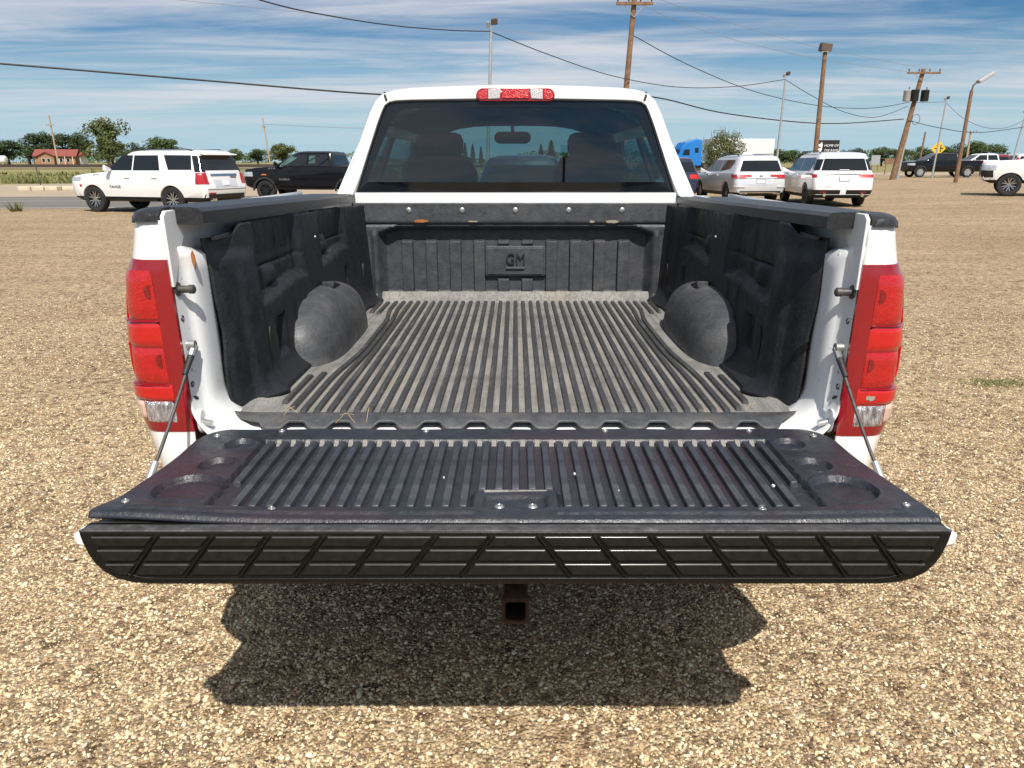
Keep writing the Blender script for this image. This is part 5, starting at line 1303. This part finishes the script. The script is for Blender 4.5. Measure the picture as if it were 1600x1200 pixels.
box_lamp('wooden lamp post behind the viewer, mirrored in the cab rear window', None, None, 0, 'box', .13, (Vector((3.45, -20, 5.3)), Vector((3.3, -20, -.1))))
def util_pole(label, top, bot, d, arm_t, arm_w, r, transformers=False, mat='wood_pole', braces=True):
    a, b = pole_line(top, bot, d); e = empty('utility_pole', b); tag(e, label, 'utility pole', 'wooden utility poles')
    tapered('pole', mat, a, b, r, r * .72, e)
    if arm_w:
        c = a.lerp(b, arm_t) - b; m = MB(); m.box(c + Vector((0, -r - .05, 0)), (arm_w, .10, .13)); m.build('crossarm', mat, e, 0, .01)
        for s in (-1, -.35, .35, 1):
            m = MB(); m.lathe([(.03, 0), (.03, .06), (.06, .08), (.05, .13), (.06, .16), (.02, .22)], 8, 'z', c + Vector((s * arm_w * .46, -r - .05, .065))); m.build('insulator', 'insulator', e, 60)
        if braces:
            for s in (-1, 1): m = MB(); m.tube([c + Vector((s * arm_w * .28, -r - .05, -.05)), c + Vector((0, -r * .9, -.55))], .02, 5); m.build('brace', 'galvanised', e, 0)
    if transformers:
        for s, mt in ((-1, 'transformer_grey'), (-.35, 'frame_black'), (1, 'frame_black')):
            c = a.lerp(b, .23) - b + Vector((s * .62, -.25 if s == -.35 else 0, 0)); m = MB(); m.lathe([(0, -.38), (.25, -.38), (.27, -.34), (.27, .30), (.29, .33), (.24, .38), (0, .40)], 14, 'z', c); m.build('transformer', mt, e, 40)
            m = MB(); m.lathe([(.03, 0), (.05, .04), (.03, .1), (.045, .14), (.02, .2)], 8, 'z', c + Vector((.08, 0, .40))); m.build('bushing', 'insulator', e, 60)
        m = MB(); m.tube([a.lerp(b, .42) - b + Vector((.35 + .28 * math.cos(t), -.2, .35 * math.sin(t) - .15)) for t in [k * .4 for k in range(17)]], .018, 5); m.build('cable_loop', 'wire_black', e, 60)
    return a, b, e
aB, bB, eB = util_pole('tall wooden utility pole with crossarm rising behind the cab roof', (993, -12), (979, 140), 38, .055, 1.65, .16)
aE, bE, eE = util_pole('leaning wooden utility pole with three transformers left of the black pickup', (1444, 108), (1396, 276), 58, .035, 2.35, .20, True)
a, b = pole_line((1425, 178), (1403, 277), 58.6); e = empty('guy_pole', b); tag(e, 'thin steel pole leaning beside the transformer pole', 'pole'); tapered('pole', 'galvanised', a, b, .09, .07, e); m = MB(); m.tube([a - b, a - b + Vector((.03, 0, .12))], .05, 8); m.build('pole_cap', 'dark_steel', e, 40)
util_pole('short wooden pole in front of the far trees, left of the yellow sign', (1447, 206), (1438, 250), 120, .0, 0, .16)
util_pole('pale wooden pole with a small crossarm behind the black pickup', (1518, 205), (1511, 250), 120, .03, 1.6, .16, mat='wood_pale', braces=False)
util_pole('leaning wooden utility pole in front of the red-roofed house', (77, 180), (92, 256), 150, .20, 1.5, .17, mat='wood_pale', braces=False)
util_pole('distant wooden utility pole behind the black pickup on the left', (411, 184), (421, 244), 170, .19, .9, .15, mat='wood_pale', braces=False)
def wire(label, pts, r, mat='wire_black'):
    P = [unp(*p) for p in pts]; out = []
    n = len(P)                                    # smooth Catmull-Rom line through the points
    for i in range(n - 1):
        p0, p1, p2, p3 = P[max(i - 1, 0)], P[i], P[i + 1], P[min(i + 2, n - 1)]
        for k in range(8):
            t = k / 8; out.append(.5 * ((2 * p1) + (p2 - p0) * t + (2 * p0 - 5 * p1 + 4 * p2 - p3) * t * t + (3 * p1 - p0 - 3 * p2 + p3) * t ** 3))
    out.append(P[-1]); m = MB(); m.tube(out, r, 5); tag(m.build('overhead_wire', mat, None, 60), label, 'wire', 'overhead wires')
wire('thick black cable crossing from the left edge behind the cab to the transformer pole', [(-40, 96, 26), (300, 124, 29), (585, 147, 32), (750, 152, 35), (950, 148, 38.5), (1030, 153, 40), (1140, 178, 45), (1290, 193, 51), (1413, 186, 57.8)], .032)
wire('black wire from the upper left down to the thin pole above the cab roof', [(380, -8, 20), (470, 16, 22), (600, 38, 25), (700, 47, 28), (767, 49, 29.9)], .018)
wire('black wire sagging between the pole above the roof and the pole behind the SUVs', [(769, 50, 30), (860, 86, 33), (960, 119, 37), (1060, 136, 40), (1150, 135, 43), (1228, 124, 45.9)], .018)
wire('short black wire from the pole behind the SUVs to the transformer pole', [(1229, 125, 46), (1270, 150, 48), (1320, 175, 51), (1370, 183, 54), (1419, 166, 57.8)], .018)
wire('black wire from the tall crossarm pole down to the transformer pole', [(991, 56, 37.9), (1080, 103, 42), (1180, 143, 47), (1280, 165, 51), (1360, 169, 55), (1421, 160, 57.8)], .02)
wire('black wire from the transformer pole off to the right edge', [(1420, 188, 57.8), (1470, 200, 58), (1530, 207, 59), (1610, 197, 60)], .024)
wire('thin wire from the steel pole by the yellow sign to the right edge', [(1479, 160, 62), (1505, 184, 61), (1540, 199, 60), (1575, 199, 60), (1610, 183, 60)], .016)
wire('thin wire between the transformer pole and the steel pole by the yellow sign', [(1428, 160, 58), (1450, 160, 60), (1479, 159, 62)], .014)
wire('upper thin grey line from the tall crossarm pole to the transformer pole', [(1011, -8, 37.8), (1130, 32, 44), (1280, 74, 50), (1452, 108, 57.8)], .012, 'wire_grey')
wire('lower thin grey line from the tall crossarm pole to the transformer pole', [(974, -6, 37.8), (1100, 48, 44), (1260, 88, 50), (1418, 112, 57.8)], .012, 'wire_grey')
wire('faint grey line across the upper left sky to the tall crossarm pole', [(220, -6, 24), (480, 20, 28), (760, 47, 33), (989, 58, 37.8)], .007, 'wire_grey')
wire('thin pale line from the distant pole towards the cab', [(414, 194, 170), (480, 197, 168), (560, 200, 165), (700, 200, 160)], .05, 'wire_grey')

def sign_yellow():
    c = unp(1467, 232, 72); e = empty('warning_sign', (c.x, c.y, g(c.x, c.y))); tag(e, 'yellow diamond junction warning sign above the black pickup', 'sign'); z = c.z - e.location.z
    m = MB(); m.prism([(.68, 0), (0, .68), (-.68, 0), (0, -.68)], lambda p, h: (p[0], h, z + p[1]), -.01, .01); m.build('panel', 'sign_yellow', e, 0)
    m = MB()
    m.box((.20, -.016, z), (.09, .008, .62)); m.box((.32, -.016, z + .02), (.24, .007, .09)); m.build('symbol', 'sign_black', e, 0)
    m = MB()
    for q in (-.28, 0, .28): m.box((-.12, -.016, z + q * .7), (.07, .008, .14))
    m.box((-.20, -.016, z), (.30, .007, .07)); m.build('symbol', 'sign_black', e, 0)
    m = MB(); m.tube([(0, .05, 0), (0, .05, z)], .04, 8); m.build('post', 'galvanised', e, 60)
sign_yellow()
def banner():
    c = unp(1293, 231, 84); e = empty('banner_sign', (c.x, c.y, g(c.x, c.y))); tag(e, 'black banner sign with white lettering above the white SUV', 'sign'); z = c.z - e.location.z
    m = MB(); m.box((0, 0, z), (2.5, .06, 1.55)); m.build('panel', 'sign_black', e, 0, .01)
    t = text_mesh('HOME OF', .34, .01, 'lettering', 'sign_white', e, .25); t.location = (.40, -.045, z + .22); t.rotation_euler = (R(90), 0, 0)
    t = text_mesh('THE RAMS', .32, .01, 'lettering', 'sign_white', e, .25); t.location = (.40, -.045, z - .26); t.rotation_euler = (R(90), 0, 0)
    m = MB(); m.prism([(-1.15, -.55), (-.75, -.60), (-.55, -.2), (-.50, .35), (-.62, .6), (-.80, .35), (-1.1, .4), (-1.2, .1)], lambda p, h: (p[0], h, z + p[1]), -.05, -.03); m.build('emblem', 'sign_white', e, 0)
    m = MB(); m.prism([(-1.10, -.10), (-.72, -.02), (-.62, .14), (-1.0, .10)], lambda p, h: (p[0], h, z + p[1]), -.06, -.045); m.build('emblem_mask', 'maroon_paint', e, 0)
    for s in (-1, 1): m = MB(); m.tube([(s * 1.0, .06, 0), (s * 1.0, .06, z)], .05, 8); m.build('leg', 'galvanised', e, 60)
banner()
def plain_sign(px, py, d, w, h, label, mat):
    c = unp(px, py, d); e = empty('sign_board', (c.x, c.y, g(c.x, c.y))); tag(e, label, 'sign'); z = c.z - e.location.z
    m = MB(); m.box((0, 0, z), (w, .06, h)); m.build('panel', mat, e, 0, .01)
    for s in (-1, 1): m = MB(); m.tube([(s * w * .35, .06, 0), (s * w * .35, .06, z)], .05, 8); m.build('leg', 'wood_pole', e, 60)
plain_sign(1369, 250, 110, 1.2, 1.25, 'grey back of a square sign left of the transformer pole', 'sign_grey')
plain_sign(1392, 252, 78, 1.1, .55, 'low brown board sign against the transformer pole', 'wood_pole')
def left_island():
    c = unp(84, 293, 45.5); e = empty('kerb_island', (c.x, c.y, 0)); tag(e, 'pale concrete kerb island at the road edge by the white SUV', 'kerb')
    for k in range(4):
        x0 = -1.35 + .72 * k; y0 = .10 * x0 + (0 if k < 3 else .25)
        m = MB(); m.box((x0, y0, .10), (.70, .9 if k < 3 else .6, .24)); m.build('kerb_stone', 'concrete', e, 0, .04)
    a, b = unp(52, 243, 49), unp(64, 288, 49); b = a + (b - a) * ((0 - a.z) / (b.z - a.z)); p = empty('sign_post', b); tag(p, 'thin dark post leaning on the grass verge by the kerb island', 'post')
    m = MB(); m.tube([Vector((0, 0, 0)), a - b], .035, 8); m.build('post', 'dark_steel', p, 60)
    m = MB(); m.lathe([(.14, 0), (.14, .05), (.08, .16), (0, .18)], 12, 'z'); m.build('base', 'concrete', p, 30)
left_island()

# ================================================================== HOUSE
def house():
    c = unp(93, 255, 190); z = g(c.x, 190); e = empty('brick_house', (c.x, 190, z), R(18)); e.scale = (.74, .74, .80); tag(e, 'low brick house with a red metal roof beyond the railway', 'house')
    w, d, h = 5.6, 4.2, 2.5
    m = MB(); m.box((0, 0, h / 2), (2 * w, 2 * d, h)); m.build('wall', 'brick_wall', e, 0)
    m = MB(); m.prism([(-d - .6, h - .1), (0, h + 1.75), (d + .6, h - .1), (d + .6, h + .1), (0, h + 1.95), (-d - .6, h + .1)], lambda p, q: (q, p[0], p[1]), -w - .6, w + .6); rf = m.build('roof', 'red_roof', e, 0)
    m = MB(); m.prism([(-2.6, h - .1), (-2.6, h + .1), (0, h + 1.3), (2.6, h + .1), (2.6, h - .1), (0, h + 1.1)], lambda p, q: (p[0] - 2.2, q, p[1]), -d - 2.2, 0); m.build('gable_roof', 'red_roof', rf, 0)
    m = MB(); m.prism([(-2.2, 0), (-2.2, h), (0, h + 1.05), (2.2, h), (2.2, 0)], lambda p, q: (p[0] - 2.2, q, p[1]), -d - 1.7, -d + .2); m.build('gable_wall', 'brick_wall', e, 0)
    for x0, y0 in ((-2.9, -d - 1.72), (-1.5, -d - 1.72), (1.6, -d - .02), (3.6, -d - .02)):
        m = MB(); m.box((x0, y0, 1.35), (.95, .08, 1.2)); f = m.build('window', 'house_white', e, 0)
        m = MB(); m.box((x0, y0 - .05, 1.35), (.75, .04, 1.0)); m.build('pane', 'car_glass', f, 0)
    m = MB(); m.box((.75, -d - .03, 1.0), (.9, .1, 2.0)); m.build('door', 'house_white', e, 0)
    for x0 in (1.0, 3.0, 5.2): m = MB(); m.box((x0, -d - 1.5, 1.2), (.18, .18, 2.4)); m.build('porch_post', 'house_white', e, 0)
    c = unp(122, 252, 192); s_ = empty('garden_shed', (c.x, 192, g(c.x, 192))); tag(s_, 'small white shed with a red roof right of the brick house', 'shed')
    m = MB(); m.box((0, 0, 1.1), (3.2, 3, 2.2)); m.build('wall', 'house_white', s_, 0)
    m = MB(); m.prism([(-1.9, 2.1), (1.9, 2.1), (1.9, 2.3), (0, 2.9), (-1.9, 2.3)], lambda p, q: (q, p[0], p[1]), -1.9, 1.9); m.build('roof', 'red_roof', s_, 0)
    m = MB(); m.box((-.5, -1.53, 1.0), (.8, .06, 1.8)); m.build('door', 'sign_grey', s_, 0)
    c = unp(1, 252, 185); t = empty('storage_tank', (c.x, 185, g(c.x, 185))); tag(t, 'white rounded tank at the left frame edge below the trees', 'tank')
    m = MB(); m.lathe([(0, -1.6), (.7, -1.5), (.95, -1.2), (.95, 1.2), (.7, 1.5), (0, 1.6)], 16, 'x', (0, 0, 1.15)); m.build('shell', 'house_white', t, 40)
    for s in (-1, 1): m = MB(); m.box((s * .9, 0, .25), (.2, 1.2, .5)); m.build('foot', 'concrete', t, 0)
house()

# ================================================================== TREES
TREE = {}
def tree_meshes(kind, seed):
    if (kind, seed) in TREE: return TREE[kind, seed]
    r = random.Random(seed); m = MB(); tr = MB()
    if kind == 'leaf_conifer':
        tr.tube([(0, 0, 0), (0, 0, .95)], [.022, .004], 7)
        for i in range(1500):
            z = .10 + .88 * r.random() ** .8; rad = .24 * (1 - z) ** .85 * (.55 + .45 * r.random()) + .01; a = r.random() * 6.283
            p = Vector((rad * math.cos(a), rad * math.sin(a), z - rad * .25)); u = Vector((math.cos(a), math.sin(a), -.4)) * .035; v = Vector((-math.sin(a), math.cos(a), r.uniform(-.3, .3))) * .016
            m.add([p - u - v, p - u + v, p + u], [(0, 1, 2)])
    else:
        th = .30; tr.tube([(0, 0, 0), (.01, 0, .15), (.0, .01, th), (.01, 0, .55)], [.034, .026, .022, .010], 8); blobs = []
        for k in range(15):
            a = r.random() * 6.283; rad = .32 * r.random() ** .6; z = .30 + .50 * r.random() - .15 * rad; c = Vector((rad * math.cos(a), rad * math.sin(a), z)); blobs.append((c, r.uniform(.10, .19)))
            st = Vector((0, 0, r.uniform(.18, .42))); tr.tube([st, st.lerp(c, .55) + Vector((0, 0, .03)), c], [.012, .008, .003], 5)
        blobs.append((Vector((0, 0, .80)), .15))
        for i in range(3000):
            c, br = blobs[r.randrange(len(blobs))]; d = Vector((r.gauss(0, 1), r.gauss(0, 1), r.gauss(0, 1))).normalized(); q = br * (.45 + .62 * r.random() ** .7) * (1.0 if r.random() > .08 else 1.25)
            p = c + Vector((d.x, d.y, d.z * .85)) * q; n = (d + Vector((r.uniform(-.8, .8), r.uniform(-.8, .8), r.uniform(-.4, .9)))).normalized(); u = n.orthogonal().normalized(); v = n.cross(u); a = r.random() * 6.28
            s_ = r.uniform(.015, .032); U = (u * math.cos(a) + v * math.sin(a)) * s_; W = (v * math.cos(a) - u * math.sin(a)) * s_ * .7
            m.add([p - U, p + W, p + U, p - W], [(0, 1, 2, 3)])
    TREE[kind, seed] = (m.mesh('crown', kind, 0, False), tr.mesh('trunk', 'bark', 60)); return TREE[kind, seed]
def tree(label, x, y, h, w, kind, seed, group):
    cm, tm = tree_meshes(kind, seed); e = empty('tree', (x, y, g(x, y) - .05)); tag(e, label, 'tree', group); e.rotation_euler.z = (x * 7.1 + seed) % 6.28
    k = w / (.92 if kind != 'leaf_conifer' else .46)
    for nm, me in (('trunk', tm), ('crown', cm)):
        o = bpy.data.objects.new(nm, me); C.objects.link(o); o.parent = e; o.scale = (k, k, h)
GL_, GR_ = 'trees beyond the railway', 'trees beyond the lot on the right'
def ptree(label, px, topy, wpx, d, kind, seed, group):
    t = unp(px, topy, d); w = wpx / FPX * d * (1.2 if group == GL_ and kind == 'leaf_dark' else 1.08); tree(label, t.x, d, t.z - g(t.x, d), w, kind, seed, group)
GL_, GR_ = 'trees beyond the railway', 'trees beyond the lot on the right'
ptree('dark round tree at the left frame edge', 8, 214, 58, 205, 'leaf_dark', 1, GL_)
ptree('dark tree left of the brick house', 40, 210, 52, 214, 'leaf_dark', 2, GL_)
ptree('tall dark tree behind the left end of the brick house', 66, 200, 44, 222, 'leaf_dark', 3, GL_)
ptree('dark tree behind the right end of the brick house', 98, 203, 50, 226, 'leaf_dark', 1, GL_)
ptree('dark tree between the house and the tall olive tree', 122, 202, 40, 220, 'leaf_dark', 4, GL_)
ptree('tallest pale olive tree right of the brick house', 160, 176, 66, 186, 'leaf_olive', 5, GL_)
ptree('olive bush-like tree at the foot of the tallest tree', 172, 214, 56, 180, 'leaf_olive', 6, GL_)
ptree('dark tree just behind the bonnet of the white SUV', 206, 219, 46, 212, 'leaf_dark', 2, GL_)
ptree('broad green tree above the roof of the white SUV', 246, 209, 66, 200, 'leaf_green', 3, GL_)
ptree('greyish olive tree right behind the white SUV tail', 366, 230, 38, 220, 'leaf_olive', 4, GL_)
ptree('round dark green tree between the white SUV and black pickup', 402, 230, 38, 215, 'leaf_dark', 5, GL_)
ptree('olive green tree beside the black pickup bonnet', 440, 220, 48, 190, 'leaf_olive', 1, GL_)
def lone_tree():
    r = random.Random(9); t = unp(1135, 197, 46); h = t.z - g(t.x, 46); e = empty('tree', (t.x, 46, g(t.x, 46) - .03)); tag(e, 'small round tree above the silver SUV with bare twigs on top', 'tree')
    tr = MB(); tr.tube([(0, 0, 0), (.02, 0, .7), (0, .02, 1.5), (0, 0, h * .7)], [.09, .075, .06, .03], 8); tr.build('trunk', 'bark', e, 60)
    m = MB(); R_ = 1.08; cz_ = h * .60
    for i in range(5200):
        d = Vector((r.gauss(0, 1), r.gauss(0, 1), r.gauss(0, 1))).normalized(); lump = 1 + .16 * math.sin(d.x * 7 + 1) * math.sin(d.z * 6) + .12 * math.sin(d.y * 9)
        q = R_ * lump * (.35 + .68 * r.random() ** .45); p = Vector((d.x * q, d.y * q, cz_ + d.z * q * .98)); n = (d + Vector((r.uniform(-.8, .8), r.uniform(-.8, .8), r.uniform(-.3, .9)))).normalized(); u = n.orthogonal().normalized(); v = n.cross(u); a = r.random() * 6.28; s_ = r.uniform(.03, .075)
        U = (u * math.cos(a) + v * math.sin(a)) * s_; W = (v * math.cos(a) - u * math.sin(a)) * s_ * .6; m.add([p - U, p + W, p + U, p - W], [(0, 1, 2, 3)])
    m.build('crown', 'leaf_olive', e, 0, recalc=False)
    for k in range(34):
        a = r.random() * 6.28; q = r.random() * .75; b = Vector((math.cos(a) * q, math.sin(a) * q, cz_ + .5)); tip = b * 1.0 + Vector((math.cos(a) * .25 * q, math.sin(a) * .25 * q, r.uniform(.6, 1.15) * (1.05 - q * .6)))
        w = MB(); w.tube([b, b.lerp(tip, .5) + Vector((r.uniform(-.05, .05), 0, 0)), tip], [.014, .010, .004], 4); w.build('twig', 'bark', e, 0)
lone_tree()
for k, (px, ty, w, sd) in enumerate(((1196, 232, 46, 3), (1216, 230, 44, 4), (1244, 231, 42, 6), (1262, 234, 40, 1))):
    ptree(['low green tree right of the white trailer', 'low green tree behind the thin pole by the SUVs', 'low green tree left of the square-headed lamp post', 'low green tree just behind the square-headed lamp post'][k], px, ty, w, 230, 'leaf_green', sd, GR_)
for k, (px, ty, w, sd, kd, lb) in enumerate(((1318, 231, 24, 2, 'leaf_green', 'small green tree right of the banner sign'), (1342, 228, 32, 5, 'leaf_dark', 'rounded green tree above the white SUV roof corner'), (1382, 226, 46, 1, 'leaf_green', 'green tree behind the foot of the transformer pole'), (1412, 229, 40, 3, 'leaf_olive', 'olive tree right of the transformer pole foot'), (1440, 226, 42, 4, 'leaf_green', 'green tree left of the yellow sign'), (1470, 224, 50, 6, 'leaf_green', 'green tree directly behind the yellow sign'), (1500, 220, 54, 2, 'leaf_dark', 'large dark tree right of the yellow sign'), (1528, 216, 62, 5, 'leaf_green', 'largest tree of the clump behind the far parked row'), (1556, 221, 56, 1, 'leaf_green', 'rightmost green tree of the clump behind the far parked row'))):
    ptree(lb, px, ty, w, 205 + 3 * (k % 4), kd, sd, GR_)
for k, (px, ty, w, lb) in enumerate(((727, 222, 14, 'leftmost conifer seen through the cab windows'), (739, 224, 13, 'second conifer from the left seen through the cab windows'), (752, 228, 11, 'short conifer seen left of the cab mirror'), (846, 224, 16, 'conifer seen right of the cab mirror'), (862, 218, 24, 'widest conifer seen through the cab windows'))):
    ptree(lb, px, ty, w, 150, 'leaf_conifer', 10 + k % 3, 'conifers seen through the cab')
def far_woods():
    m = MB(); r = random.Random(5)
    for i in range(9000):
        x = r.uniform(-420, 520); y = 520 + r.uniform(-20, 20) + .05 * abs(x); h = (5.5 + 2.5 * math.sin(x * .031) + 1.6 * math.sin(x * .11)) * r.random() ** .7; s_ = r.uniform(.5, 1.2); a = r.random() * 3.14
        u = Vector((math.cos(a), math.sin(a) * .5, r.uniform(-.4, .4))) * s_; v = Vector((r.uniform(-.3, .3), .3, 1)) * s_ * .7; p = Vector((x, y, h + .3))
        m.add([p - u, p + v, p + u, p - v], [(0, 1, 2, 3)])
    tag(m.build('distant_woods', 'leaf_green', None, 0, recalc=False), 'low belt of distant trees along the horizon', 'woods', kind='stuff')
far_woods()
def tuft(px, py, d, n, label, h):
    p = unp(px, py, d); r = random.Random(px); m = MB()
    for i in range(n):
        a = r.random() * 6.28; l = r.uniform(.4, 1) * h; q = r.uniform(0, .5) * h; b = Vector((math.cos(a) * q, math.sin(a) * q, 0)); t = b * 2.2 + Vector((0, 0, l)); w = Vector((-math.sin(a), math.cos(a), 0)) * h * .07
        m.add([b - w, b + w, t + b * .3], [(0, 1, 2)])
    o = m.build('weed_tuft', 'weed_leaf', None, 0, recalc=False); o.location = (p.x, p.y, g(p.x, p.y)); tag(o, label, 'weed', 'weeds in the gravel')
tuft(27, 328, 25.8, 60, 'small green weed in the gravel at the left road edge', .35)
def flat_tuft():
    r = random.Random(3); m = MB()
    for i in range(420):
        x, y = r.gauss(0, .16), r.gauss(0, .07); a = r.random() * 6.28; h = r.uniform(.008, .022); w = .005
        m.add([(x - w, y, 0), (x + w, y, 0), (x + math.cos(a) * .02, y + math.sin(a) * .02, h)], [(0, 1, 2)])
    o = m.build('weed_tuft', 'weed_leaf', None, 0, recalc=False); u = (1560 - 806) / FPX
    f = unp(1560, 600, 1); k = 1.56 / (1.56 - f.z); o.location = (f.x * k, k, .004); tag(o, 'flat green weed patch in the gravel at the right edge', 'weed', 'weeds in the gravel')
flat_tuft()
